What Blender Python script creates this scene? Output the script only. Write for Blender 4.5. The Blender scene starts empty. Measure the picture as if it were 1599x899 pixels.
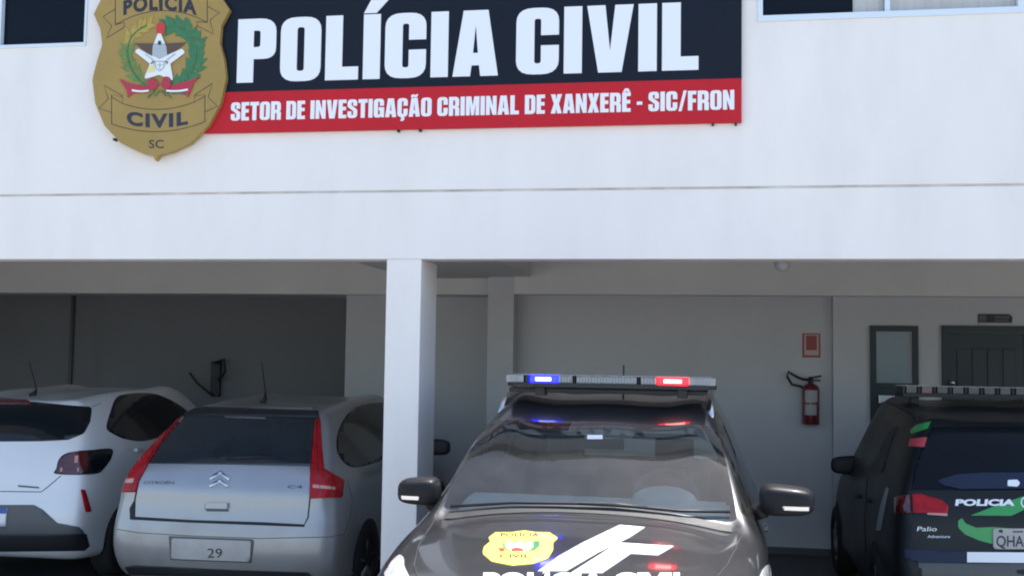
import bpy, bmesh, math, random
from math import radians, sin, cos, pi, tan, atan2, sqrt
from mathutils import Vector, Matrix
from mathutils.bvhtree import BVHTree
from mathutils.geometry import tessellate_polygon

random.seed(4)
S = bpy.context.scene
COL = S.collection

# ------------------------------------------------------------------ camera
W, H, F = 1599.0, 899.0, 1700.0
PITCH, YAW, ROLL, HC = radians(3.47), radians(9.5), radians(.82), 1.89
FW = Vector((-sin(YAW)*cos(PITCH), cos(YAW)*cos(PITCH), sin(PITCH)))
R0 = Vector((cos(YAW), sin(YAW), 0)); U0 = R0.cross(FW)
RT = R0*cos(ROLL) + U0*sin(ROLL); UP = U0*cos(ROLL) - R0*sin(ROLL)
CAM = Vector((0, 0, HC))
cd = bpy.data.cameras.new('camera'); cam = bpy.data.objects.new('camera', cd); COL.objects.link(cam)
cd.sensor_width = 36; cd.lens = F/W*36; cd.clip_start = .05; cd.clip_end = 2000
m = Matrix((RT, UP, -FW)).transposed().to_4x4(); m.translation = CAM
cam.matrix_world = m
S.camera = cam

# ------------------------------------------------------------------ light
SUN_EL, SUN_AZ = radians(73), radians(42)     # azimuth from +Y towards +X
w = bpy.data.worlds.new('World'); S.world = w; w.use_nodes = True
nt = w.node_tree; nt.nodes.clear()
sky = nt.nodes.new('ShaderNodeTexSky'); sky.sky_type = 'NISHITA'; sky.sun_disc = False
sky.sun_elevation = SUN_EL; sky.sun_rotation = SUN_AZ; sky.air_density = 1.0; sky.dust_density = 1.0; sky.ozone_density = .8
bg = nt.nodes.new('ShaderNodeBackground'); bg.inputs[1].default_value = .13
wo = nt.nodes.new('ShaderNodeOutputWorld')
nt.links.new(sky.outputs[0], bg.inputs[0]); nt.links.new(bg.outputs[0], wo.inputs[0])
sl = bpy.data.lights.new('sun', 'SUN'); sl.energy = 4.2; sl.angle = radians(.55); sl.color = (1, .97, .93)
so = bpy.data.objects.new('sun', sl); COL.objects.link(so)
sd = Vector((sin(SUN_AZ)*cos(SUN_EL), cos(SUN_AZ)*cos(SUN_EL), sin(SUN_EL)))
so.rotation_euler = sd.to_track_quat('Z', 'Y').to_euler(); so.location = sd*40
S.view_settings.view_transform = 'Standard'; S.view_settings.look = 'None'
S.view_settings.exposure = 1.38; S.view_settings.gamma = 1; S.view_settings.use_curve_mapping = False
S.render.engine = 'CYCLES'
S.cycles.max_bounces = 10; S.cycles.diffuse_bounces = 5; S.cycles.glossy_bounces = 5; S.cycles.transparent_max_bounces = 12
S.cycles.use_denoising = True; S.cycles.filter_width = 2.0; S.cycles.sample_clamp_indirect = 6

# ------------------------------------------------------------------ picture helpers: where a sight line meets a real plane
def ray(x, y): return FW + RT*((x-W/2)/F) - UP*((y-H/2)/F)
def hit(x, y, ax, v):
    d = ray(x, y); return CAM + d*((v-CAM[ax])/d[ax])
def hy(x, y, Y): return hit(x, y, 1, Y)

# ------------------------------------------------------------------ materials
def mat(name, col, rough=.5, metal=0., coat=0., spec=.5, var=0., vscale=3., bump=0., bscale=60., emit=None, estr=0., dirt=None, stretch=None, coat_rough=.04):
    m = bpy.data.materials.new(name); m.use_nodes = True
    n = m.node_tree.nodes; L = m.node_tree.links
    b = n['Principled BSDF']
    b.inputs['Base Color'].default_value = (*col, 1); b.inputs['Roughness'].default_value = rough
    b.inputs['Metallic'].default_value = metal; b.inputs['Coat Weight'].default_value = coat
    b.inputs['Coat Roughness'].default_value = coat_rough; b.inputs['Specular IOR Level'].default_value = spec
    if emit: b.inputs['Emission Color'].default_value = (*emit, 1); b.inputs['Emission Strength'].default_value = estr
    if var or bump or dirt:
        tc = n.new('ShaderNodeTexCoord')
        mp = n.new('ShaderNodeMapping'); L.new(tc.outputs['Object'], mp.inputs[0])
        if stretch: mp.inputs['Scale'].default_value = stretch
    if var:
        nz = n.new('ShaderNodeTexNoise'); nz.inputs['Scale'].default_value = vscale; nz.inputs['Detail'].default_value = 6; nz.inputs['Roughness'].default_value = .6
        L.new(mp.outputs[0], nz.inputs[0])
        rp_ = n.new('ShaderNodeMapRange'); rp_.inputs[1].default_value = .3; rp_.inputs[2].default_value = .7
        rp_.inputs[3].default_value = 1-var; rp_.inputs[4].default_value = 1+var*.4
        L.new(nz.outputs[0], rp_.inputs[0])
        mx = n.new('ShaderNodeMix'); mx.data_type = 'RGBA'; mx.blend_type = 'MULTIPLY'; mx.inputs[0].default_value = 1
        mx.inputs[6].default_value = (*col, 1); L.new(rp_.outputs[0], mx.inputs[7])
        last = mx.outputs[2]
        if dirt:
            nz2 = n.new('ShaderNodeTexNoise'); nz2.inputs['Scale'].default_value = vscale*.5; nz2.inputs['Detail'].default_value = 8; nz2.inputs['Roughness'].default_value = .7
            L.new(mp.outputs[0], nz2.inputs[0])
            r2 = n.new('ShaderNodeMapRange'); r2.inputs[1].default_value = .5; r2.inputs[2].default_value = .8; r2.inputs[4].default_value = .45
            L.new(nz2.outputs[0], r2.inputs[0])
            m2 = n.new('ShaderNodeMix'); m2.data_type = 'RGBA'; L.new(r2.outputs[0], m2.inputs[0]); L.new(last, m2.inputs[6]); m2.inputs[7].default_value = (*dirt, 1)
            last = m2.outputs[2]
        L.new(last, b.inputs['Base Color'])
        rr = n.new('ShaderNodeMapRange'); rr.inputs[3].default_value = max(.02, rough*.8); rr.inputs[4].default_value = min(1, rough*1.25)
        L.new(nz.outputs[0], rr.inputs[0]); L.new(rr.outputs[0], b.inputs['Roughness'])
    if bump:
        nb = n.new('ShaderNodeTexNoise'); nb.inputs['Scale'].default_value = bscale; nb.inputs['Detail'].default_value = 5
        L.new(mp.outputs[0], nb.inputs[0])
        bp = n.new('ShaderNodeBump'); bp.inputs['Strength'].default_value = bump; bp.inputs['Distance'].default_value = .01
        L.new(nb.outputs[0], bp.inputs['Height']); L.new(bp.outputs[0], b.inputs['Normal'])
    return m

def glass_mat(name, tint, refl=1.):
    m = bpy.data.materials.new(name); m.use_nodes = True
    n = m.node_tree.nodes; L = m.node_tree.links; n.clear()
    o = n.new('ShaderNodeOutputMaterial'); mx = n.new('ShaderNodeMixShader')
    t = n.new('ShaderNodeBsdfTransparent'); t.inputs[0].default_value = (*tint, 1)
    g = n.new('ShaderNodeBsdfGlossy'); g.inputs['Roughness'].default_value = .015; g.inputs[0].default_value = (refl, refl, refl, 1)
    f = n.new('ShaderNodeFresnel'); f.inputs[0].default_value = 1.52
    tc = n.new('ShaderNodeTexCoord'); nz = n.new('ShaderNodeTexNoise'); nz.inputs['Scale'].default_value = 7; nz.inputs['Detail'].default_value = 9
    L.new(tc.outputs['Object'], nz.inputs[0])
    # a film of dust on the pane
    d = n.new('ShaderNodeBsdfDiffuse'); d.inputs[0].default_value = (.5, .5, .47, 1)
    mr = n.new('ShaderNodeMapRange'); mr.inputs[1].default_value = .35; mr.inputs[2].default_value = .75; mr.inputs[3].default_value = .03; mr.inputs[4].default_value = .055
    L.new(nz.outputs[0], mr.inputs[0])
    mx2 = n.new('ShaderNodeMixShader'); L.new(mr.outputs[0], mx2.inputs[0]); L.new(t.outputs[0], mx2.inputs[1]); L.new(d.outputs[0], mx2.inputs[2])
    L.new(f.outputs[0], mx.inputs[0]); L.new(mx2.outputs[0], mx.inputs[1]); L.new(g.outputs[0], mx.inputs[2])
    L.new(mx.outputs[0], o.inputs[0])
    return m

M = {}
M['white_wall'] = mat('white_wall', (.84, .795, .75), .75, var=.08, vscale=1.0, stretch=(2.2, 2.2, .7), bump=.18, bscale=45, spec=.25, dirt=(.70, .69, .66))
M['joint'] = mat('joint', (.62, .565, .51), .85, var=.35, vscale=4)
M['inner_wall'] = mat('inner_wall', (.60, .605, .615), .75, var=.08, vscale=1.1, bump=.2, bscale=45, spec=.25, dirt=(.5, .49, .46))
M['rear_wall_shaded'] = mat('rear_wall_shaded', (.19, .20, .21), .8, var=.10, vscale=.9, bump=.2, bscale=40, spec=.2)  # the left bay's weaker light is put into this darker wall colour
M['beam_paint'] = mat('beam_paint', (.76, .75, .71), .75, var=.08, vscale=1.5, bump=.15, bscale=40, spec=.2, dirt=(.6, .58, .5))
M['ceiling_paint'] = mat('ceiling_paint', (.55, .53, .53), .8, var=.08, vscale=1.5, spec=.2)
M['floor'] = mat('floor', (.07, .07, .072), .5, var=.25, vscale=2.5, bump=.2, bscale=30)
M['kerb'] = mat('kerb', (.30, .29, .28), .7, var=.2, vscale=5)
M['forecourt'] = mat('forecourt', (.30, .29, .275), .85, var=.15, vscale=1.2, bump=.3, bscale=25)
M['ground'] = mat('ground', (.20, .19, .17), .9, var=.2, vscale=.2)
M['window_frame'] = mat('window_frame', (.66, .74, .80), .4)
M['dark_pane'] = mat('dark_pane', (.006, .009, .015), .12, spec=.10)
M['curtain'] = mat('curtain', (.50, .49, .46), .5, var=.15, vscale=5, stretch=(8, 1, .3), spec=.3)
M['sign_black'] = mat('sign_black', (.008, .012, .022), .4, var=.1, vscale=2, spec=.16)
M['sign_red'] = mat('sign_red', (.53, .020, .032), .5, spec=.15, var=.06, vscale=3)
M['sign_white'] = mat('sign_white', (.82, .83, .86), .4)
M['sign_edge'] = mat('sign_edge', (.45, .46, .48), .4)
M['gold'] = mat('gold', (.37, .25, .078), .45, var=.10, vscale=3, spec=.25)
M['ink'] = mat('ink', (.02, .02, .028), .5)
M['ink_blue'] = mat('ink_blue', (.02, .023, .045), .5)
M['leaf'] = mat('leaf', (.04, .19, .075), .5, var=.3, vscale=25)
M['wheat'] = mat('wheat', (.46, .33, .06), .5, var=.3, vscale=25)
M['wheat_green'] = mat('wheat_green', (.15, .24, .06), .5, var=.3, vscale=25)
M['cap_red'] = mat('cap_red', (.55, .04, .03), .5)
M['ribbon'] = mat('ribbon', (.42, .03, .055), .5)
M['star'] = mat('star', (.78, .80, .80), .5)
M['star_shade'] = mat('star_shade', (.40, .45, .50), .5)
M['emb_brown'] = mat('emb_brown', (.10, .06, .04), .5)
M['pale_yellow'] = mat('pale_yellow', (.75, .68, .28), .5)
M['silver'] = mat('silver', (.34, .345, .355), .36, metal=.5, coat=.6, var=.08, vscale=2.5, dirt=(.25, .225, .195), coat_rough=.08)
def low_dust(m, col, z0, z1, amt):
    n = m.node_tree.nodes; L = m.node_tree.links; b = n['Principled BSDF']
    tc = n.new('ShaderNodeTexCoord'); sx = n.new('ShaderNodeSeparateXYZ'); L.new(tc.outputs['Object'], sx.inputs[0])
    nz = n.new('ShaderNodeTexNoise'); nz.inputs['Scale'].default_value = 5; nz.inputs['Detail'].default_value = 8; L.new(tc.outputs['Object'], nz.inputs[0])
    ad = n.new('ShaderNodeMath'); ad.operation = 'MULTIPLY_ADD'; ad.inputs[1].default_value = -.5; L.new(nz.outputs[0], ad.inputs[0]); L.new(sx.outputs[2], ad.inputs[2])
    mr = n.new('ShaderNodeMapRange'); mr.inputs[1].default_value = z0-.25; mr.inputs[2].default_value = z1-.25; mr.inputs[3].default_value = amt; mr.inputs[4].default_value = 0; L.new(ad.outputs[0], mr.inputs[0])
    mx = n.new('ShaderNodeMix'); mx.data_type = 'RGBA'; L.new(mr.outputs[0], mx.inputs[0])
    src = b.inputs['Base Color'].links
    if src: L.new(src[0].from_socket, mx.inputs[6])
    else: mx.inputs[6].default_value = b.inputs['Base Color'].default_value
    mx.inputs[7].default_value = (*col, 1); L.new(mx.outputs[2], b.inputs['Base Color'])
    iv = n.new('ShaderNodeMath'); iv.operation = 'MULTIPLY_ADD'; iv.inputs[1].default_value = -.5; iv.inputs[2].default_value = .5; L.new(mr.outputs[0], iv.inputs[0]); L.new(iv.outputs[0], b.inputs['Metallic'])
low_dust(M['silver'], (.20, .175, .145), .3, .72, .75)
M['white_paint'] = mat('white_paint', (.76, .76, .765), .35, coat=.8, var=.05, vscale=2)
M['dark_paint'] = mat('dark_paint', (.021, .021, .024), .38, metal=.3, coat=1., var=.12, vscale=3, coat_rough=.07, spec=.6, dirt=(.032, .031, .033))
M['black_green'] = mat('black_green', (.008, .010, .011), .42, coat=.12, var=.12, vscale=3, spec=.25)
M['side_grey'] = mat('side_grey', (.05, .055, .057), .45, coat=.3)
M['tint'] = mat('tint', (.008, .011, .014), .06, spec=.45)
M['tint_dark'] = mat('tint_dark', (.006, .008, .011), .1, spec=.13)
M['tint_soft'] = mat('tint_soft', (.020, .027, .033), .08, spec=.6, var=.25, vscale=4)
M['plastic'] = mat('plastic', (.015, .016, .018), .55, var=.2, vscale=15)
M['plastic_grey'] = mat('plastic_grey', (.10, .10, .105), .5, var=.1, vscale=10)
M['seam'] = mat('seam', (.012, .012, .013), .7)
M['chrome'] = mat('chrome', (.75, .76, .78), .12, metal=1.)
M['alu'] = mat('alu', (.55, .56, .58), .3, metal=1.)
M['red_lens'] = mat('red_lens', (.40, .008, .014), .3, coat=.15, spec=.2, var=.35, vscale=18)
M['dark_red_lens'] = mat('dark_red_lens', (.10, .008, .010), .1, coat=1., var=.5, vscale=14)
M['clear_lens'] = mat('clear_lens', (.30, .305, .315), .12, coat=1.)
M['head_lens'] = mat('head_lens', (.55, .56, .57), .12, coat=1., var=.4, vscale=14)
M['led_module'] = mat('led_module', (.24, .245, .255), .25, coat=.8, var=.5, vscale=60)
M['dim_lens'] = mat('dim_lens', (.20, .12, .10), .35, coat=.2)
M['grey_lens'] = mat('grey_lens', (.11, .105, .10), .35, coat=.2, var=.3, vscale=30)
M['amber_lens'] = mat('amber_lens', (.55, .25, .2), .15, coat=1.)
M['led_blue'] = mat('led_blue', (.01, .01, .3), .2, emit=(.003, .004, 1.), estr=9)
M['led_blue_hot'] = mat('led_blue_hot', (.6, .6, .9), .2, emit=(.42, .45, 1.), estr=5)
M['led_red'] = mat('led_red', (.3, .01, .01), .2, emit=(1., .004, .008), estr=5)
M['led_red_hot'] = mat('led_red_hot', (.9, .6, .6), .2, emit=(1., .40, .36), estr=5)
M['tyre'] = mat('tyre', (.016, .016, .017), .8, var=.2, vscale=12)
M['rim'] = mat('rim', (.42, .42, .43), .3, metal=.9)
M['plate'] = mat('plate', (.42, .40, .37), .5, var=.12, vscale=9)
M['plate_white'] = mat('plate_white', (.75, .76, .78), .4)
M['plate_blue'] = mat('plate_blue', (.02, .09, .35), .4)
M['mirror_paint'] = mat('mirror_paint', (.008, .008, .010), .5, spec=.22, coat=.1, coat_rough=.15, var=.1, vscale=8)
M['decal_white'] = mat('decal_white', (.84, .84, .85), .4, coat=.3)
M['decal_yellow'] = mat('decal_yellow', (.80, .66, .12), .4, coat=.3)
M['decal_green'] = mat('decal_green', (.03, .30, .07), .4, coat=.3)
M['decal_red'] = mat('decal_red', (.50, .06, .07), .4)
M['decal_blue'] = mat('decal_blue', (.020, .028, .055), .3, spec=.2)
M['decal_grey'] = mat('decal_grey', (.28, .30, .31), .4)
M['cabin'] = mat('cabin', (.055, .055, .055), .75, var=.2, vscale=9, bump=.1, bscale=120)
M['cabin_dash'] = mat('cabin_dash', (.36, .39, .375), .6, var=.1, vscale=9, bump=.1, bscale=150)
M['cabin_light'] = mat('cabin_light', (.28, .28, .27), .8)
M['screen'] = glass_mat('screen', (.80, .90, .88))
M['side_glass'] = glass_mat('side_glass', (.62, .66, .66))
M['door_paint'] = mat('door_paint', (.009, .026, .033), .45, var=.15, vscale=4)
M['frosted'] = mat('frosted', (.20, .27, .31), .25, var=.1, vscale=2)
M['ext_red'] = mat('ext_red', (.13, .010, .018), .3, coat=.6)
M['label_white'] = mat('label_white', (.40, .38, .38), .5)
M['exs_red'] = mat('exs_red', (.33, .055, .05), .5)
M['exs_pale'] = mat('exs_pale', (.55, .40, .38), .5)
M['black_metal'] = mat('black_metal', (.014, .014, .016), .5)
M['paper'] = mat('paper', (.8, .8, .8), .5)

# ------------------------------------------------------------------ object helpers
def obj(name, me, material=None, parent=None, smooth=False):
    if isinstance(me, bmesh.types.BMesh):
        bm = me; me = bpy.data.meshes.new(name); bm.normal_update(); bm.to_mesh(me); bm.free()
    if material:
        me.materials.clear(); me.materials.append(M[material] if isinstance(material, str) else material)
    if smooth:
        for p in me.polygons: p.use_smooth = True
    o = bpy.data.objects.new(name, me); COL.objects.link(o)
    if parent: o.parent = parent
    return o
def empty(name, loc=(0, 0, 0), rz=0, label=None, cat=None, group=None):
    o = bpy.data.objects.new(name, None); COL.objects.link(o); o.location = loc; o.rotation_euler = (0, 0, rz)
    o.empty_display_size = .2
    tag(o, label, cat, group); return o
def tag(o, label=None, cat=None, group=None, kind=None):
    for k, v in (('label', label), ('category', cat), ('group', group), ('kind', kind)):
        if v: o[k] = v
    return o
def add_box(bm, x0, x1, y0, y1, z0, z1, bev=0.):
    vs = [bm.verts.new((x, y, z)) for z in (z0, z1) for y in (y0, y1) for x in (x0, x1)]
    fs = [bm.faces.new([vs[i] for i in q]) for q in ((0, 2, 3, 1), (4, 5, 7, 6), (0, 1, 5, 4), (2, 6, 7, 3), (0, 4, 6, 2), (1, 3, 7, 5))]
    if bev:
        bmesh.ops.bevel(bm, geom=list({e for f in fs for e in f.edges}), offset=bev, segments=2, affect='EDGES', profile=.7)
    return bm
def box(x0, x1, y0, y1, z0, z1, bev=0.): return add_box(bmesh.new(), x0, x1, y0, y1, z0, z1, bev)
def add_tube(bm, pts, r, seg=10, cap=True):
    pts = [Vector(p) for p in pts]; rs = r if isinstance(r, (list, tuple)) else [r]*len(pts)
    prev = None; rings = []
    for i, p in enumerate(pts):
        t = (pts[min(i+1, len(pts)-1)] - pts[max(i-1, 0)]).normalized()
        if prev is None:
            a = Vector((0, 0, 1)) if abs(t.z) < .9 else Vector((1, 0, 0)); n = t.cross(a).normalized()
        else:
            n = (prev - t*prev.dot(t)).normalized()
        prev = n; b = t.cross(n)
        rings.append([bm.verts.new(p + (n*cos(2*pi*k/seg) + b*sin(2*pi*k/seg))*rs[i]) for k in range(seg)])
    for a, b in zip(rings, rings[1:]):
        for k in range(seg): bm.faces.new((a[k], a[(k+1) % seg], b[(k+1) % seg], b[k]))
    if cap: bm.faces.new(rings[0][::-1]); bm.faces.new(rings[-1])
    return bm
def tube(pts, r, seg=10): return add_tube(bmesh.new(), pts, r, seg)
def lathe(prof, seg=28, axis='z', c=(0, 0, 0), loop=False):
    bm = bmesh.new(); rings = []
    for r, h in prof:
        ring = []
        for k in range(seg):
            a = 2*pi*k/seg; u, v = max(r, 1e-4)*cos(a), max(r, 1e-4)*sin(a)
            p = (u, v, h) if axis == 'z' else ((u, h, v) if axis == 'y' else (h, u, v))
            ring.append(bm.verts.new((p[0]+c[0], p[1]+c[1], p[2]+c[2])))
        rings.append(ring)
    for a, b in zip(rings, rings[1:]):
        for k in range(seg): bm.faces.new((a[k], a[(k+1) % seg], b[(k+1) % seg], b[k]))
    if loop:
        a, b = rings[-1], rings[0]
        for k in range(seg): bm.faces.new((a[k], a[(k+1) % seg], b[(k+1) % seg], b[k]))
    else:
        bm.faces.new(rings[0]); bm.faces.new(rings[-1])
    bmesh.ops.recalc_face_normals(bm, faces=bm.faces[:]); return bm
def sub_mesh(bm, lv=2):
    """smooth a cage by subdivision and return plain mesh data"""
    me = bpy.data.meshes.new('tmp'); bm.normal_update(); bm.to_mesh(me)
    o = bpy.data.objects.new('tmp', me); COL.objects.link(o)
    md = o.modifiers.new('s', 'SUBSURF'); md.levels = lv; md.render_levels = lv
    dg = bpy.context.evaluated_depsgraph_get(); dg.update()
    out = bpy.data.meshes.new_from_object(o.evaluated_get(dg))
    bpy.data.objects.remove(o); bpy.data.meshes.remove(me)
    return out

# ---- 2-D outlines: rounded corners, holes, lettering
def rp(pts, n=5):
    out = []; L = len(pts)
    for i, p in enumerate(pts):
        r = p[2] if len(p) > 2 else 0
        P = Vector(p[:2])
        if r <= 0: out.append(tuple(P)); continue
        a = (Vector(pts[i-1][:2])-P); b = (Vector(pts[(i+1) % L][:2])-P)
        ang = a.angle(b)
        d = min(r/tan(ang/2), a.length*.499, b.length*.499); r2 = d*tan(ang/2)
        A = P + a.normalized()*d; B = P + b.normalized()*d
        for k in range(n+1):
            t = k/n
            out.append(tuple(A*(1-t)**2 + P*2*t*(1-t) + B*t*t))
    return out
def rr(x0, y0, x1, y1, r): return rp([(x0, y0, r), (x0, y1, r), (x1, y1, r), (x1, y0, r)])
def ell(cx, cy, a, b, n=24): return [(cx+a*cos(2*pi*k/n), cy+b*sin(2*pi*k/n)) for k in range(n)]
def sm(pts, n=5):
    """closed smooth curve through the points"""
    P = [Vector(q[:2]) for q in pts]; L = len(P); out = []
    for i in range(L):
        a, b, c, d = P[i-1], P[i], P[(i+1) % L], P[(i+2) % L]
        for k in range(n):
            t = k/n
            out.append(tuple(.5*((2*b)+(c-a)*t+(2*a-5*b+4*c-d)*t*t+(3*b-3*c+d-a)*t**3)))
    return out
def grow(pts, w):
    """offset a closed outline outwards (w>0) along its mitres"""
    P = [Vector(q) for q in pts]; P = [q for i, q in enumerate(P) if (q-P[i-1]).length > 1e-6]; L = len(P)
    ar = sum(P[i-1].x*P[i].y-P[i].x*P[i-1].y for i in range(L)); sg = 1 if ar > 0 else -1; out = []
    for i in range(L):
        e1 = (P[i]-P[i-1]).normalized(); e2 = (P[(i+1) % L]-P[i]).normalized()
        n1 = Vector((e1.y, -e1.x))*sg; n2 = Vector((e2.y, -e2.x))*sg
        m = n1+n2; m = m/max(.35, m.dot(n1)) if m.length > 1e-6 else n1
        out.append(tuple(P[i]+m*w))
    return out
s_ = .19
G = {}
G['I'] = (.19, [([(0, 0), (0, 1), (.19, 1), (.19, 0)], [])])
G['Í'] = (.19, G['I'][1] + [([(.01, 1.06), (.09, 1.24), (.28, 1.24), (.14, 1.06)], [])])
G['L'] = (.41, [([(0, 0), (0, 1), (.19, 1), (.19, .17), (.41, .17), (.41, 0)], [])])
G['O'] = (.52, [(rr(0, 0, .52, 1, .2), [rr(.195, .13, .325, .87, .06)])])
Pout = [(0, 0), (0, 1), (.5, 1, .2), (.5, .38, .2), (.19, .38), (.19, 0)]
G['P'] = (.5, [(rp(Pout), [rp([(.19, .54), (.19, .84), (.315, .84, .06), (.315, .54, .06)])])])
G['C'] = (.51, [(rp([(0, 0, .2), (0, 1, .2), (.51, 1, .2), (.51, .61), (.32, .61), (.32, .87, .06), (.195, .87, .06), (.195, .13, .06), (.32, .13, .06), (.32, .41), (.51, .41), (.51, 0, .2)]), [])])
G['Ç'] = (.51, G['C'][1] + [([(.2, -.03), (.32, -.03), (.36, -.12), (.30, -.22), (.17, -.22), (.17, -.17), (.24, -.16), (.25, -.11), (.2, -.1)], [])])
G['A'] = (.55, [([(0, 0), (.13, 1), (.42, 1), (.55, 0), (.36, 0), (.342, .17), (.208, .17), (.19, 0)], [[(.226, .33), (.324, .33), (.275, .80)]])])
G['Ã'] = (.55, G['A'][1] + [([(.10, 1.06), (.12, 1.17), (.21, 1.2), (.33, 1.15), (.37, 1.2), (.44, 1.2), (.41, 1.09), (.33, 1.05), (.2, 1.1), (.17, 1.06)], [])])
G['V'] = (.54, [([(0, 1), (.19, 1), (.27, .30), (.35, 1), (.54, 1), (.40, 0), (.14, 0)], [])])
G['E'] = (.39, [([(0, 0), (0, 1), (.39, 1), (.39, .84), (.19, .84), (.19, .6), (.37, .6), (.37, .44), (.19, .44), (.19, .16), (.39, .16), (.39, 0)], [])])
G['Ê'] = (.39, G['E'][1] + [([(.03, 1.05), (.13, 1.22), (.27, 1.22), (.37, 1.05), (.26, 1.05), (.2, 1.12), (.14, 1.05)], [])])
G['F'] = (.38, [([(0, 0), (0, 1), (.38, 1), (.38, .84), (.19, .84), (.19, .58), (.36, .58), (.36, .42), (.19, .42), (.19, 0)], [])])
G['T'] = (.45, [([(.13, 0), (.13, .83), (0, .83), (0, 1), (.45, 1), (.45, .83), (.32, .83), (.32, 0)], [])])
G['D'] = (.5, [(rp([(0, 0), (0, 1), (.5, 1, .2), (.5, 0, .2)]), [rp([(.19, .15), (.19, .85), (.315, .85, .06), (.315, .15, .06)])])])
G['R'] = (.51, [(rp([(0, 0), (0, 1), (.5, 1, .2), (.5, .52, .1), (.42, .47), (.51, .40, .07), (.51, 0), (.32, 0), (.32, .38, .05), (.19, .38), (.19, 0)]), [rp([(.19, .53), (.19, .84), (.315, .84, .06), (.315, .53, .06)])])])
G['S'] = (.49, [(rp([(0, .34), (.185, .34), (.185, .13, .05), (.305, .13, .05), (.305, .38, .06), (0, .62, .10), (0, 1, .2), (.48, 1, .2), (.48, .67), (.30, .67), (.30, .87, .05), (.185, .87, .05), (.185, .68, .05), (.49, .44, .10), (.49, 0, .2), (0, 0, .2)]), [])])
G['N'] = (.51, [([(0, 0), (0, 1), (.17, 1), (.34, .45), (.34, 1), (.51, 1), (.51, 0), (.34, 0), (.17, .52), (.17, 0)], [])])
G['M'] = (.66, [([(0, 0), (0, 1), (.24, 1), (.33, .5), (.42, 1), (.66, 1), (.66, 0), (.49, 0), (.49, .66), (.39, 0), (.27, 0), (.17, .66), (.17, 0)], [])])
G['G'] = (.52, [(rp([(0, 0, .2), (0, 1, .2), (.51, 1, .2), (.51, .64), (.32, .64), (.32, .87, .06), (.195, .87, .06), (.195, .13, .06), (.325, .13, .05), (.325, .38), (.26, .38), (.26, .53), (.52, .53), (.52, 0), (.40, 0), (.37, .07), (.30, 0, .06)]), [])])
G['X'] = (.52, [([(0, 0), (.15, .5), (0, 1), (.2, 1), (.26, .72), (.32, 1), (.52, 1), (.37, .5), (.52, 0), (.32, 0), (.26, .28), (.2, 0)], [])])
G['-'] = (.24, [([(0, .36), (0, .5), (.24, .5), (.24, .36)], [])])
G['/'] = (.36, [([(0, -.03), (.24, 1.03), (.36, 1.03), (.12, -.03)], [])])
def glyphs(txt, x, y, h, width=None, gap=.055, space=.2, bold=0.):
    adv = 0; L = []
    for ch in txt:
        if ch == ' ': adv += space; continue
        wd, polys = G[ch]
        L.append((adv, polys)); adv += wd + gap
    tot = adv-gap; sx = (width/tot) if width else h
    out = []
    for a, polys in L:
        for o, hs in polys:
            f = lambda pts: [(x+(a+p[0])*sx, y+p[1]*h) for p in pts]
            out.append((f(grow(o, bold)), [f(grow(q, -bold*.75)) for q in hs]))
    return out
def tess(polys):
    """[(outline, holes)] -> verts, triangles"""
    V, T = [], []
    for o, hs in polys:
        loops = [[Vector((p[0], p[1], 0)) for p in c] for c in [o]+hs]
        b = len(V)
        for c in loops: V += [(p.x, p.y) for p in c]
        for t in tessellate_polygon(loops): T.append([b+i for i in t])
    return V, T
def font_mesh(txt, size, x=0, y=0, bold=0., sx=1., align='LEFT', space=1.):
    c = bpy.data.curves.new('t', 'FONT'); c.body = txt; c.size = size; c.offset = bold; c.align_x = align; c.fill_mode = 'FRONT'; c.resolution_u = 4; c.space_character = space
    o = bpy.data.objects.new('t', c); COL.objects.link(o)
    dg = bpy.context.evaluated_depsgraph_get(); dg.update()
    me = bpy.data.meshes.new_from_object(o.evaluated_get(dg))
    V = [(v.co.x*sx+x, v.co.y+y) for v in me.vertices]; T = [list(p.vertices) for p in me.polygons]
    bpy.data.objects.remove(o); bpy.data.curves.remove(c); bpy.data.meshes.remove(me)
    return V, T
def slab(VT, to3, depth):
    """2-D shape -> thin solid: front at to3(x,y), back moved by depth"""
    V, T = VT; bm = bmesh.new()
    a = [bm.verts.new(to3(*p)) for p in V]; depth = Vector(depth)
    for t in T:
        try: bm.faces.new([a[i] for i in t])
        except ValueError: pass
    bmesh.ops.remove_doubles(bm, verts=bm.verts[:], dist=1e-6)
    g = bmesh.ops.extrude_face_region(bm, geom=bm.faces[:])
    bmesh.ops.translate(bm, verts=[e for e in g['geom'] if isinstance(e, bmesh.types.BMVert)], vec=depth)
    bmesh.ops.recalc_face_normals(bm, faces=bm.faces[:])
    return bm

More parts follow.
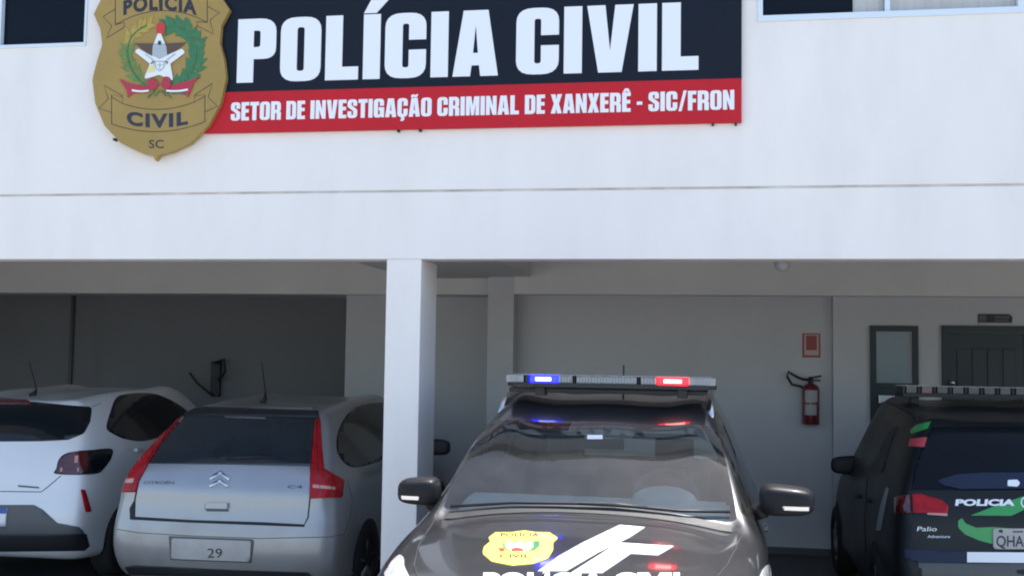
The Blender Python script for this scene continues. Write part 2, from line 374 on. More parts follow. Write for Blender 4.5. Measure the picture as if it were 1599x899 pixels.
# ------------------------------------------------------------------ cars: a smoothed cage, then trim laid on its surface
JT = (-1, -.62, 0, .62, 1)
class Car:
    def __init__(s, root):
        s.root = root; s.mw = Matrix.Translation(root.location) @ Matrix.Rotation(root.rotation_euler[2], 4, 'Z'); s.inv = s.mw.inverted()
    def cage(s, st, crown, bow, paint, windows=(), fit=4, lv=3, creases=(), name='body'):
        n = len(st); K = len(st[0]); key = {}; bm = bmesh.new(); target = []
        sg = 1 if st[0][0][0] > st[1][0][0] else -1
        def v(i, j, k):
            if (i, j, k) in key: return key[i, j, k]
            x, wd, z = st[i][k]; t = JT[j]
            if k == K-1: z += crown[i]*(1-t*t)
            if i == 0: x += sg*bow[0]*(1-t*t)
            if i == n-1: x -= sg*bow[1]*(1-t*t)
            key[i, j, k] = bm.verts.new((x, wd*t, z)); target.append(Vector((x, wd*t, z))); return key[i, j, k]
        tags = {}
        for i in range(n-1):
            for k in range(K-1):
                for j, sd in ((0, -1), (4, 1)):
                    tags['S', i, k, sd] = bm.faces.new((v(i, j, k), v(i+1, j, k), v(i+1, j, k+1), v(i, j, k+1)))
            for j in range(4):
                tags['T', i, j] = bm.faces.new((v(i, j, K-1), v(i, j+1, K-1), v(i+1, j+1, K-1), v(i+1, j, K-1)))
                tags['B', i, j] = bm.faces.new((v(i, j, 0), v(i, j+1, 0), v(i+1, j+1, 0), v(i+1, j, 0)))
        for i in (0, n-1):
            for k in range(K-1):
                for j in range(4):
                    tags['C', i, j, k] = bm.faces.new((v(i, j, k), v(i, j+1, k), v(i, j+1, k+1), v(i, j, k+1)))
        bmesh.ops.recalc_face_normals(bm, faces=bm.faces[:])
        cl = bm.edges.layers.float.new('crease_edge')
        for (a, b, val) in creases:
            if a == b:      # across the car
                for j in range(4):
                    e = bm.edges.get((key[a[0], j, a[1]], key[a[0], j+1, a[1]]))
                    if e: e[cl] = val
                continue
            for sj in (0, 4):
                A = key.get((a[0], sj, a[1])); B = key.get((b[0], sj, b[1]))
                if A and B:
                    e = bm.edges.get((A, B))
                    if e: e[cl] = val
        bm.verts.index_update()
        for _ in range(fit):
            me = sub_mesh(bm, 2)
            for vert, t in zip(bm.verts, target):
                vert.co += (t - me.vertices[vert.index].co)*.6
            bpy.data.meshes.remove(me)
        for gi, (tg, er, gm, nm) in enumerate(windows):
            for t in tg:
                if t in tags: tags[t].material_index = gi+1
        me = sub_mesh(bm, lv); bm.free()
        s.bvh_all = BVHTree.FromPolygons([q.co for q in me.vertices], [q.vertices for q in me.polygons])
        # panes: the smoothed faces of each opening, less a border left as pillar
        region = [q.material_index for q in me.polygons]
        for gi, (tg, er, gm, nm) in enumerate(windows):
            for _ in range(er):
                use = {}
                for q in me.polygons:
                    for ek in q.edge_keys: use.setdefault(ek, []).append(q.index)
                kill = [q.index for q in me.polygons if region[q.index] == gi+1 and any(any(region[x] != gi+1 for x in use[ek]) for ek in q.edge_keys)]
                for x in kill: region[x] = 0
        parts = {}
        for q in me.polygons: parts.setdefault(region[q.index], []).append(q.index)
        vn = [v_.normal.copy() for v_ in me.vertices]
        def take(idx, nm, mt):
            mp = {}; vs = []; fs = []
            for x in idx:
                f_ = []
                for vi in me.polygons[x].vertices:
                    if vi not in mp: mp[vi] = len(vs); vs.append(me.vertices[vi].co.copy())
                    f_.append(mp[vi])
                fs.append(f_)
            m2 = bpy.data.meshes.new(nm); m2.from_pydata(vs, [], fs); m2.update()
            return obj(nm, m2, mt, s.root, True)
        s.body = take(parts[0], name, paint)
        s.glass = [take(parts[gi+1], nm, gm) for gi, (tg, er, gm, nm) in enumerate(windows)]
        mb = s.body.data
        s.bvh = s.bvh_all
        bpy.data.meshes.remove(me)
        return s.body
    # projections: 2-D point -> ray in the car's own space
    def P_px(s, x, y): return s.inv @ CAM, (s.inv.to_3x3() @ ray(x, y)).normalized()
    @staticmethod
    def P_left(x, z): return Vector((x, 3, z)), Vector((0, -1, 0))
    @staticmethod
    def P_right(x, z): return Vector((x, -3, z)), Vector((0, 1, 0))
    @staticmethod
    def P_top(x, y): return Vector((x, y, 4)), Vector((0, 0, -1))
    def land(s, o, d):
        h = s.bvh.ray_cast(o, d)
        if h[0] is None:
            # just off the outline: slide to the closest point of the skin
            best = None
            for t in [1.5+.1*k for k in range(130)]:
                q = s.bvh.find_nearest(o + d*t)
                if q[0] is not None and (best is None or q[3] < best[3]): best = q
            return best[0], best[1]
        nrm = h[1] if h[1].dot(d) < 0 else -h[1]
        return h[0], nrm
    def drape(s, shape, proj, name, material, lift=.003, step=None, parent=None, mirror=False, thick=.012, flat=False):
        """lay a 2-D outline (or lettering) on the body as a thin raised piece"""
        if isinstance(shape, tuple) and len(shape) == 2 and isinstance(shape[1], list) and shape[1] and isinstance(shape[1][0], list) and isinstance(shape[1][0][0], int):
            V, T = shape
        elif isinstance(shape[0][0], (int, float)):
            V, T = tess([(shape, [])])
        else:
            V, T = tess(shape)
        bm = bmesh.new(); a = [bm.verts.new((p[0], p[1], 0)) for p in V]
        for t in T:
            try: bm.faces.new([a[i] for i in t])
            except ValueError: pass
        bmesh.ops.remove_doubles(bm, verts=bm.verts[:], dist=1e-5)
        xs = [p[0] for p in V]; ys = [p[1] for p in V]
        if step:
            for lo, hi, ax in ((min(xs), max(xs), 0), (min(ys), max(ys), 1)):
                q = lo+step*.37
                while q < hi:
                    co = (q, 0, 0) if ax == 0 else (0, q, 0); no = (1, 0, 0) if ax == 0 else (0, 1, 0)
                    bmesh.ops.bisect_plane(bm, geom=bm.verts[:]+bm.edges[:]+bm.faces[:], plane_co=co, plane_no=no)
                    q += step
            bmesh.ops.triangulate(bm, faces=bm.faces[:])
        nr = {}
        for vt in bm.verts:
            o, d = proj(vt.co.x, vt.co.y)
            p, n = s.land(o, d)
            n = n.normalized(); nr[vt] = n
            vt.co = p + n*lift
        if thick:
            bmesh.ops.recalc_face_normals(bm, faces=bm.faces[:])
            be = [e for e in bm.edges if e.is_boundary]
            low = {}
            for e in be:
                for q in e.verts:
                    if q not in low: low[q] = bm.verts.new(q.co - nr[q]*thick)
            for e in be:
                p, q = e.verts
                try: bm.faces.new((p, q, low[q], low[p]))
                except ValueError: pass
        av = sum((nr[k] for k in nr), Vector())
        bmesh.ops.recalc_face_normals(bm, faces=bm.faces[:])
        tot = Vector()
        for f in bm.faces:
            if len(f.verts) == 3 or not thick: tot += f.normal*f.calc_area()
        if tot.dot(av) < 0: bmesh.ops.reverse_faces(bm, faces=bm.faces[:])
        out = obj(name, bm, material, parent or s.root)
        for p in out.data.polygons: p.use_smooth = len(p.vertices) == 3
        if mirror:
            me = out.data.copy()
            for q in me.vertices: q.co.y = -q.co.y
            me.flip_normals()
            o2 = bpy.data.objects.new(name, me); COL.objects.link(o2); o2.parent = parent or s.root
            return out, o2
        return out
    def seam(s, pts, proj, wd, name='seam', material='seam', lift=.0015, parent=None, step=None, mirror=False, closed=False):
        P = [Vector(p) for p in pts]; L = []; Rr = []
        n = len(P)
        for i in range(n):
            a = P[(i-1) % n] if (closed or i) else P[0]; b = P[(i+1) % n] if (closed or i < n-1) else P[-1]
            t = (b-a).normalized(); q = Vector((-t.y, t.x))*wd/2
            L.append(tuple(P[i]+q)); Rr.append(tuple(P[i]-q))
        V = L+Rr; m_ = n if closed else n-1
        T = []
        for i in range(m_):
            k = (i+1) % n
            T += [[i, k, n+k], [i, n+k, n+i]]
        return s.drape((V, T), proj, name, material, lift, step, parent, mirror, thick=.004)
    def wheel(s, x, y, r, wd, side, nspoke=5):
        """side=+1 outward is +y"""
        c = (x, y, r); o = side
        t = obj('wheel', lathe([(r*.62, -wd*.5), (r*.9, -wd*.5), (r*.985, -wd*.36), (r, -wd*.1), (r, wd*.1), (r*.985, wd*.36), (r*.9, wd*.5), (r*.64, wd*.5), (r*.62, wd*.42)], 40, 'y', c, True), 'tyre', s.root, True)
        t.name = 'wheel'
        bm = lathe([(r*.1, wd*.34*o), (r*.2, wd*.36*o), (r*.2, wd*.2*o), (r*.5, wd*.1*o), (r*.6, wd*.40*o), (r*.635, wd*.42*o), (r*.635, -wd*.3*o), (.02, -wd*.3*o)], 32, 'y', c)
        for k in range(nspoke):
            a = 2*pi*k/nspoke+.3
            p0 = Vector((x+cos(a)*r*.1, y+wd*.30*o, r+sin(a)*r*.1)); p1 = Vector((x+cos(a)*r*.6, y+wd*.34*o, r+sin(a)*r*.6))
            add_tube(bm, [p0, p1], [r*.09, r*.07], 8)
        obj('rim', bm, 'rim', t, True)
        return t
    def arch(s, x, r, zc, side):
        pr = s.P_left if side > 0 else s.P_right
        pts = [(x+r*cos(a), zc+r*sin(a)) for a in [pi*(-.25+1.5*k/24) for k in range(25)]]
        s.drape(pts, pr, 'wheel_arch', 'seam', .003, step=.08)

# ================================================================== SETTING
GZ = -.06
def sheet(name, x0, x1, y0, y1, z, material):
    bm = bmesh.new(); bm.faces.new([bm.verts.new(p) for p in ((x0, y0, z), (x1, y0, z), (x1, y1, z), (x0, y1, z))])
    return tag(obj(name, bm, material), kind='structure')
sheet('ground', -600, 600, -600, 600, GZ-.012, 'ground')
sheet('forecourt', -14, 12, -9, 7.38, GZ-.006, 'forecourt')
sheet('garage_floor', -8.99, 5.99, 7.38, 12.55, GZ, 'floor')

# ================================================================== POLICE BUILDING
BL = Vector((-1.5, 7.4, GZ))
bld = empty('police_building', BL, 0, 'white two storey building with open ground floor garage and a square pillar', 'building')
def bpart(name, bm, material, parent=None, smooth=False):
    bmesh.ops.translate(bm, verts=bm.verts[:], vec=-BL)
    return obj(name, bm, material, parent or bld, smooth)
YF = 7.4
TOP = 5.95
GR0, GR1 = 3.018, 3.034
LW = (hy(-2, 72, YF).x, hy(134, 72, YF).x); RW = (hy(1183, 30, YF).x, hy(1598, 14, YF).x); WZ = (4.15, 5.25)
bm = bmesh.new()
add_box(bm, -9, 6, YF, YF+.2, 2.545, GR0, .006)
xs = [-9, LW[0], LW[1], RW[0], RW[1], 6]; zs = [GR1, WZ[0], WZ[1], TOP]
add_box(bm, -9, 6, YF, YF+.2, zs[0], zs[1])
add_box(bm, -9, 6, YF, YF+.2, zs[2], zs[3])
for a, b in ((xs[0], xs[1]), (xs[2], xs[3]), (xs[4], xs[5])): add_box(bm, a, b, YF, YF+.2, zs[1], zs[2])
bpart('facade_wall', bm, 'white_wall')
bpart('joint', box(-8.999, 5.999, YF+.007, YF+.19, GR0+.0005, GR1-.0005), 'joint')
bpart('pillar', box(-2.137, -1.886, YF+.003, YF+.48, GZ, 2.5445, .008), 'white_wall')
bpart('pillar', box(-7.15, -6.90, YF+.003, YF+.48, GZ, 2.5445, .008), 'white_wall')
bpart('pillar', box(3.25, 3.50, YF+.003, YF+.48, GZ, 2.5445, .008), 'white_wall')
bm = bmesh.new(); add_box(bm, -9.2, -9.0, YF, 12.75, GZ, TOP); add_box(bm, 6.0, 6.2, YF, 12.75, GZ, TOP)
add_box(bm, -9, 6, 12.55, 12.75, GZ, TOP)
bpart('outer_wall', bm, 'white_wall')
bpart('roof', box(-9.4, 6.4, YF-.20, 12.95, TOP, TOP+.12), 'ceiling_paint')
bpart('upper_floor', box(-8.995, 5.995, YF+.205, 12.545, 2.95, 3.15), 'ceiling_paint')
bpart('dropped_slab', box(-2.972, -1.66, YF+.21, 11.28, 2.685, 2.945), 'beam_paint')
# back of the garage
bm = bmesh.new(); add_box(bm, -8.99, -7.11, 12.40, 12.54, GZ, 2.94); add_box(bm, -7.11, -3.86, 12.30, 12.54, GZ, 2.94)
bpart('rear_wall', bm, 'rear_wall_shaded')  # shade of the deep left bay is painted into this wall
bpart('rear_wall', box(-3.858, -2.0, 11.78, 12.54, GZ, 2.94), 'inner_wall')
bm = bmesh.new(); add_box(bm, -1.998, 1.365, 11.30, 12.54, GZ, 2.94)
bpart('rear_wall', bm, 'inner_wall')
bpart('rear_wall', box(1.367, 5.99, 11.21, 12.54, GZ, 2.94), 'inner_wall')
bpart('beam', box(-8.99, -4.83, 11.72, 12.29, 2.531, 2.945), 'beam_paint')
bpart('beam', box(-4.828, -2.975, 11.60, 12.29, 2.525, 2.945), 'beam_paint')
bpart('beam', box(-2.97, -2.105, 11.29, 11.77, 2.512, 2.944), 'beam_paint')
bpart('beam', box(-1.826, 5.99, 11.05, 11.205, 2.507, 2.944), 'beam_paint')
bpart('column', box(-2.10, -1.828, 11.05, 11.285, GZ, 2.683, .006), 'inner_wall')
bpart('pipe', tube([(-7.57, 12.37, GZ), (-7.57, 12.37, 2.94)], .022), 'plastic_grey', smooth=True)
# plinth along the rear wall
bm = bmesh.new(); add_box(bm, -1.82, 1.36, 11.285, 11.30, GZ, GZ+.07)
bpart('plinth', bm, 'plastic_grey')

# windows of the upper floor
def window(x0, x1, z0, z1, mull, panes, t=.034):
    f = bmesh.new(); y0, y1 = YF-.012, YF+.09
    add_box(f, x0, x1, y0, y1, z0-.002, z0+t+.006, .004); add_box(f, x0, x1, y0, y1, z1-t, z1, .004)
    add_box(f, x0, x0+t, y0+.003, y1, z0+t+.006, z1-t); add_box(f, x1-t, x1, y0+.003, y1, z0+t+.006, z1-t)
    for mx in mull: add_box(f, mx-.016, mx+.016, y0+.015, y1-.01, z0+t+.006, z1-t)
    fr = bpart('window', f, 'window_frame')
    for a, b, mt, yy in panes:
        p = box(a, b, YF+yy, YF+yy+.006, z0+t+.012, z1-t-.002)
        bmesh.ops.translate(p, verts=p.verts[:], vec=-BL)
        obj('pane' if mt == 'dark_pane' else 'curtain', p, mt, fr)
window(LW[0], LW[1]+.004, *WZ, [], [(LW[0]+.020, LW[1]-.014, 'dark_pane', .03)], .018)
mx = hy(1386, 10, YF).x; cx = hy(1333, 10, YF).x
window(RW[0], RW[1], *WZ, [mx, ], [(RW[0]+.036, cx, 'dark_pane', .045), (cx+.001, mx-.02, 'curtain', .05), (mx+.02, RW[1]-.036, 'curtain', .045)])

# doors in the rear wall
YD = 11.205
def dbox(px0, py0, px1, py1, y0, y1, bev=0.):
    a, b = hy(px0, py0, YD), hy(px1, py1, YD); return a.x, b.x, y0, y1, b.z, a.z, bev
x0, x1, _, _, _, zt, _ = dbox(1358, 508, 1434, 640, 0, 0)
bm = bmesh.new(); t = .055
add_box(bm, x0, x0+t, YD-.03, YD, GZ, zt); add_box(bm, x1-t, x1, YD-.03, YD, GZ, zt); add_box(bm, x0+t, x1-t, YD-.03, YD, zt-t, zt)
d1 = bpart('door', bm, 'door_paint'); d1['label'] = 'narrow dark green door with a frosted pane'
bm = bmesh.new(); pz = hy(1400, 598, YD).z
add_box(bm, x0+t+.002, x1-t-.002, YD-.012, YD, GZ+.01, pz-.05); add_box(bm, x0+t+.002, x1-t-.002, YD-.024, YD, pz-.05, pz, .004)
bmesh.ops.translate(bm, verts=bm.verts[:], vec=-BL); obj('panel', bm, 'door_paint', d1)
bm = box(x0+t+.004, x1-t-.03, YD-.014, YD-.004, pz+.002, zt-t-.004); bmesh.ops.translate(bm, verts=bm.verts[:], vec=-BL); obj('pane', bm, 'frosted', d1)
bm = box(x0+t+.02, x0+t+.17, YD-.05, YD-.026, pz-.20, pz-.12, .008); bmesh.ops.translate(bm, verts=bm.verts[:], vec=-BL); obj('handle', bm, 'alu', d1)
x0 = hy(1470, 508, YD).x; zt = hy(1470, 508, YD).z; x1 = x0+1.5
bm = bmesh.new(); t = .06
add_box(bm, x0, x0+t, YD-.04, YD, GZ, zt); add_box(bm, x1-t, x1, YD-.04, YD, GZ, zt); add_box(bm, x0+t, x1-t, YD-.04, YD, zt-t, zt)
d2 = bpart('door', bm, 'door_paint'); d2['label'] = 'wide dark green panelled double door'
for a, b in ((x0+t+.003, (x0+x1)/2-.002), ((x0+x1)/2+.002, x1-t-.003)):
    bm = bmesh.new(); add_box(bm, a, b, YD-.015, YD, GZ+.01, zt-t-.004)
    n = 4; ww = (b-a-.12)/n
    for k in range(n):
        add_box(bm, a+.06+k*ww+.012, a+.06+(k+1)*ww-.012, YD-.027, YD-.0155, GZ+.15, zt-t-.16, .006)
    bmesh.ops.translate(bm, verts=bm.verts[:], vec=-BL); obj('leaf', bm, 'door_paint', d2)
kp = hy(1483, 597, YD)
bm = lathe([(.01, 0), (.012, -.02), (.024, -.03), (.028, -.05), (.018, -.066)], 16, 'y', (kp.x+.01, YD-.04, kp.z)); bmesh.ops.translate(bm, verts=bm.verts[:], vec=-BL)
obj('knob', bm, 'alu', d2, True)
# fixing for a hose on the dark rear wall
q = hy(338, 590, 12.29)
bm = bmesh.new()
add_box(bm, q.x-.05, q.x+.06, 12.24, 12.295, q.z-.22, q.z+.20, .01); add_tube(bm, [(q.x+.02, 12.2, q.z+.18), (q.x+.14, 12.16, q.z+.22), (q.x+.16, 12.16, q.z+.08), (q.x+.06, 12.2, q.z-.02)], .022, 8)
add_tube(bm, [(q.x-.02, 12.22, q.z-.2), (q.x-.20, 12.2, q.z-.06), (q.x-.30, 12.2, q.z+.06)], .014, 8)
o = tag(obj('hose_bracket', bm, 'black_metal'), 'dark metal hose bracket fixed on the shaded rear wall', 'bracket')

# ================================================================== THINGS ON THE WALLS
# long sign
def on_face(y): return lambda px, py: hy(px, py, y)
YS = YF-.035
SX0, SX1 = hy(300, 180, YS).x, hy(1158, 180, YS).x
SZ0 = hy(700, 200.5, YS).z; SZM = hy(700, 134.6, YS).z; SZ1 = 4.55
sg = empty('police_sign', (( SX0+SX1)/2, YF, SZ0), 0, 'long black and red signboard with white lettering naming the police unit', 'sign')
def child(name, bm, material, root, smooth=False):
    bmesh.ops.translate(bm, verts=bm.verts[:], vec=-Vector(root.matrix_basis.translation if False else root.location)); return obj(name, bm, material, root, smooth)
child('black_panel', box(SX0, SX1, YS, YF-.004, SZM, SZ1), 'sign_black', sg)
child('red_band', box(SX0, SX1, YS, YF-.004, SZ0, SZM-.001), 'sign_red', sg)
def sign_text(name, txt, pxl, pyl, pxr, pytop, gap, space, bold):
    a = hy(pxl, pyl, YS); b = hy(pxr, pyl, YS); c = hy(pxl, pytop, YS)
    pol = glyphs(txt, a.x, a.z, c.z-a.z, b.x-a.x, gap, space, bold)
    child(name, slab(tess(pol), lambda x, z: (x, YS-.005, z), (0, .0065, 0)), 'sign_white', sg)
sign_text('large_lettering', 'POLÍCIA CIVIL', 372, 128, 1088, 33, .105, .17, .02)
sign_text('small_lettering', 'SETOR DE INVESTIGAÇÃO CRIMINAL DE XANXERÊ - SIC/FRON', 361, 188.5, 1146, 161, .09, .24, .014)
for px, py in ((622, 208), (656, 206), (1113, 194.5), (1149, 192.5)):
    p = hy(px, py, YF-.02)
    child('bracket', box(p.x-.008, p.x+.008, YF-.03, YF-.001, SZ0-.017, SZ0-.001), 'black_metal', sg)

# emblem plaque: px -> metres on a plane in front of the sign
YE = YF-.075
zsc = 761/220.0
def E2(zx, zy): return (140+zx/zsc, zy/zsc)
eroot = hy(243, 248, YF)
em = empty('emblem_plaque', (eroot.x, YF, eroot.z), 0, 'gold shield shaped plaque with coat of arms overlapping the left end of the sign', 'plaque')
def eleaves(name, pol, material, layer):
    bm = bmesh.new()
    for i, q in enumerate(pol):
        V, T = tess([q]); V = [E2(*r) for r in V]; y = YE-.0016*layer-.00007*i
        b2 = slab((V, T), lambda a, b: hy(a, b, y), (0, .0014, 0)); me = bpy.data.meshes.new('t'); b2.to_mesh(me); b2.free(); bm.from_mesh(me); bpy.data.meshes.remove(me)
    return child(name, bm, material, em)
def epart(name, shape, material, layer, zoom=True, thick=None):
    if isinstance(shape, tuple): V, T = shape
    elif isinstance(shape[0][0], (int, float)): V, T = tess([(shape, [])])
    else: V, T = tess(shape)
    if zoom: V = [E2(*p) for p in V]
    y = YE-.0016*layer
    return child(name, slab((V, T), lambda a, b: hy(a, b, y), (0, thick or .0015, 0)), material, em)
half = [(356, 868, 0), (372, 838, 8), (440, 822, 30), (540, 775, 60), (640, 680, 60), (705, 560, 60), (737, 420, 80), (725, 320, 60), (702, 235, 60), (710, 140, 40), (755, 55, 6), (700, -30, 30), (610, -110, 40), (520, -90, 20), (380, -60, 0)]
lft = [(380, -60, 0), (240, -85, 20), (150, -100, 40), (70, -20, 30), (22, 78, 6), (58, 160, 40), (68, 240, 60), (40, 330, 60), (14, 430, 80), (30, 560, 60), (80, 680, 60), (170, 775, 60), (280, 828, 30), (342, 842, 8)]
outline = rp(half + lft[1:], 4)
epart('shield_plate', outline, 'gold', 0, thick=.05)
def ln(pts, wd, closed=False):
    P = [Vector(p) for p in pts]; n = len(P); A, B = [], []
    for i in range(n):
        a = P[(i-1) % n] if (closed or i) else P[0]; b = P[(i+1) % n] if (closed or i < n-1) else P[-1]
        t = (b-a).normalized(); q = Vector((-t.y, t.x))*wd/2
        A.append(tuple(P[i]+q)); B.append(tuple(P[i]-q))
    V = A+B; T = []
    for i in range(n if closed else n-1):
        k = (i+1) % n; T += [[i, k, n+k], [i, n+k, n+i]]
    return V, T
def join(*VT):
    V, T = [], []
    for v, t in VT:
        b = len(V); V += v; T += [[b+i for i in q] for q in t]
    return V, T
arc = lambda x0, y0, x1, y1, sag, n=10: [(x0+(x1-x0)*k/n, y0+(y1-y0)*k/n + sag*4*(k/n)*(1-k/n)) for k in range(n+1)]
L = 3.4
rib_low = join(ln([(118, 525), (178, 560), (178, 525), (118, 512), (118, 670)], L), ln(arc(178, 560, 565, 552, 36), L), ln(arc(118, 670, 622, 658, 48), L), ln([(622, 658), (622, 512), (565, 520), (565, 552), (622, 520)], L),
               ln([(120, 610), (50, 585), (100, 535), (78, 462), (180, 520)], L), ln([(622, 605), (690, 575), (640, 525), (662, 452), (565, 515)], L))
rib_top = join(ln([(138, -40), (138, 135)], L), ln(arc(138, 135, 635, 122, -70), L), ln([(635, 122), (635, -40)], L),
               ln([(138, 50), (72, 92), (118, 140), (92, 206), (185, 150), (188, 122), (138, 135)], L), ln([(635, 35), (700, 70), (650, 110), (668, 186), (580, 140), (578, 118), (635, 122)], L))
epart('ribbon_outline', rib_low, 'ink', 1); epart('ribbon_outline', rib_top, 'ink', 1)
def efont(txt, x0, x1, ybase, cap, sag=0., bold=.02):
    V, T = font_mesh(txt, 1, bold=bold, space=1+bold*4)
    mx0 = min(p[0] for p in V); mx1 = max(p[0] for p in V); my1 = max(p[1] for p in V if True); h = .70
    def f(p):
        u = (p[0]-mx0)/(mx1-mx0); return (x0+(x1-x0)*u, ybase - p[1]/h*cap + sag*4*u*(1-u))
    return [f(p) for p in V], T
epart('lettering', efont('POLÍCIA', 182, 578, 80, 72, -28, .045), 'ink', 1)
epart('lettering', efont('CIVIL', 200, 530, 668, 68, 18, .045), 'ink_blue', 1)
epart('lettering', efont('SC', 320, 400, 800, 44, 0, .008), 'ink', 1)
# coat of arms
def leaflet(cx, cy, a, L_, wd):
    d = Vector((cos(a), sin(a))); q = Vector((-d.y, d.x)); c = Vector((cx, cy))
    return [tuple(c), tuple(c+d*L_*.4+q*wd), tuple(c+d*L_), tuple(c+d*L_*.4-q*wd)]
def wreath(path, L_, wd, sp, ins=True, jit=.25):
    pol = []
    for i, (x, y) in enumerate(path):
        x2, y2 = path[min(i+1, len(path)-1)]; x1, y1 = path[max(i-1, 0)]
        a = atan2(y2-y1, x2-x1)
        for sdn in (-1, 1):
            pol.append((leaflet(x, y, a+sdn*sp+random.uniform(-jit, jit), L_*random.uniform(.8, 1.15), wd), []))
    return pol
def bez(pts, n):
    out = []
    P = [Vector(p) for p in pts]
    for k in range(n+1):
        t = k/n; q = P[:]
        while len(q) > 1: q = [q[i]*(1-t)+q[i+1]*t for i in range(len(q)-1)]
        out.append(tuple(q[0]))
    return out
rpath = bez([(430, 480), (560, 450), (640, 280), (560, 120), (430, 140)], 16)
lpath = bez([(330, 480), (210, 420), (150, 260), (215, 170), (310, 140)], 15)
eleaves('coffee_branch', wreath(rpath, 78, 21, .8), 'leaf', 2)
epart('coffee_branch', ln(rpath, 9), 'leaf', 4.2)
eleaves('wheat_branch', wreath(lpath[:9], 66, 15, .65), 'wheat_green', 2)
eleaves('wheat_branch', wreath(lpath[8:], 68, 14, .55), 'wheat', 2)
epart('wheat_branch', ln(lpath, 7), 'leaf', 4.2)
epart('wings', [(245, 236), (345, 236), (378, 215), (420, 236), (522, 230), (450, 285), (420, 320), (330, 320), (300, 280)], 'emb_brown', 5.6)
epart('star', rp([(376, 160, 6), (412, 250), (418, 300), (500, 262, 14), (516, 285, 10), (436, 345), (452, 440, 10), (376, 405, 8), (292, 430, 10), (325, 345), (242, 280, 10), (262, 262, 14), (338, 305), (342, 250)], 3), 'star', 6.6)
epart('star_body', [(345, 235), (408, 235), (416, 300), (376, 320), (340, 300)], 'star_shade', 8)
epart('star_body', [(320, 360), (350, 352), (352, 384), (312, 396)], 'pale_yellow', 8.2)
epart('star_body', rp([(352, 330, 8), (404, 330, 8), (404, 366, 14), (378, 388, 8), (352, 366, 14)]), 'star_shade', 8)
epart('star_body', rp([(358, 336, 6), (398, 336, 6), (398, 364, 12), (378, 380, 6), (358, 364, 12)]), 'star', 9)
epart('star_body', [(370, 222), (384, 222), (386, 243), (368, 243)], 'ink', 9)
epart('star_body', ln([(300, 292), (338, 322), (346, 350)], 5), 'star_shade', 9)
epart('star_body', ln([(462, 290), (420, 322), (410, 350)], 5), 'star_shade', 9)
epart('star_body', ln([(330, 345), (350, 330)], 6), 'emb_brown', 10)
epart('star_body', ln([(406, 330), (422, 342)], 6), 'emb_brown', 10)
epart('star_body', ln([(378, 340), (378, 374)], 5), 'star_shade', 10); epart('star_body', ln([(362, 352), (394, 352)], 4), 'star_shade', 10.5)
epart('cap', rp([(362, 180, 6), (358, 140, 12), (385, 112, 18), (408, 138, 12), (404, 184, 6)], 4), 'cap_red', 9)
epart('ribbon', [(158, 425), (215, 450), (320, 470), (320, 500), (230, 505), (205, 530), (200, 490)], 'ribbon', 5.6)
epart('ribbon', [(595, 410), (540, 435), (405, 468), (405, 498), (515, 500), (528, 530), (545, 495), (560, 450)], 'ribbon', 5.6)
epart('ribbon', rp([(372, 455, 5), (345, 415, 20), (305, 440, 20), (312, 480, 20), (345, 492, 15)], 4), 'ribbon', 10)
epart('ribbon', rp([(382, 455, 5), (405, 408, 20), (440, 425, 20), (436, 470, 20), (405, 490, 15)], 4), 'ribbon', 10)
epart('motto', ln(arc(228, 488, 320, 490, 5, 6), 10), 'sign_white', 6.6); epart('motto', ln(arc(412, 490, 530, 484, 6, 6), 10), 'sign_white', 6.6)
epart('stems', join(ln([(350, 490), (312, 530)], 7), ln([(405, 490), (440, 530)], 7), ln([(376, 488), (350, 520)], 6), ln([(382, 488), (412, 520)], 6)), 'leaf', 5.6)
for px, py in ((180, 219),):
    p = hy(px, py, YF-.02)
    child('bracket', box(p.x-.008, p.x+.008, YF-.04, YF-.001, p.z-.006, p.z+.012), 'black_metal', em)

# dome lamp under the facade edge
p = hy(1221, 404, 7.75)
lam = empty('dome_fixture', (p.x, 7.75, 2.95), 0, 'small pale dome fixture hanging from the garage ceiling edge', 'fixture')
dz = hy(1221, 424, 7.75).z
child('stem', tube([(p.x, 7.75, 2.95), (p.x, 7.75, dz+.10)], .035, 16), 'sign_white', lam, True)
child('dome', lathe([(.01, dz), (.03, dz+.006), (.05, dz+.03), (.055, dz+.055), (.05, dz+.105), (.02, dz+.11)], 20, 'z', (p.x, 7.75, 0)), 'decal_grey', lam, True)

# extinguisher sign, extinguisher, plaque
YW = 11.30
a, b = hy(1253, 520, YW), hy(1281, 558, YW)
xs_ = empty('extinguisher_sign', ((a.x+b.x)/2, YW, b.z), 0, 'small red and white placard above the fire extinguisher', 'sign')
child('board', box(a.x, b.x, YW-.008, YW-.001, b.z, a.z), 'exs_red', xs_)
wd, hh = b.x-a.x, a.z-b.z
child('emblem', slab(tess([(rr(a.x+wd*.10, b.z+hh*.09, b.x-wd*.10, a.z-hh*.05, .004), [[(a.x+wd*.2, b.z+hh*.3), (a.x+wd*.2, a.z-hh*.1), (b.x-wd*.2, a.z-hh*.1), (b.x-wd*.2, b.z+hh*.3)]])]), lambda x, z: (x, YW-.0095, z), (0, .001, 0)), 'exs_pale', xs_)
child('symbol', slab(tess([(ell(a.x+wd*.5, b.z+hh*.52, wd*.2, hh*.16), []), ([(a.x+wd*.38, b.z+hh*.74), (a.x+wd*.62, b.z+hh*.74), (a.x+wd*.58, b.z+hh*.9), (a.x+wd*.42, b.z+hh*.9)], [])]), lambda x, z: (x, YW-.0115, z), (0, .001, 0)), 'exs_red', xs_)
c = hy(1266, 662, 11.2); t = hy(1266, 600, 11.2)
ex = empty('fire_extinguisher', (c.x, 11.2, c.z), 0, 'red fire extinguisher with black hose hung on the rear wall under its placard', 'extinguisher')
r = .085
def exp_(name, bm, m_, sm=True): return child(name, bm, m_, ex, sm)
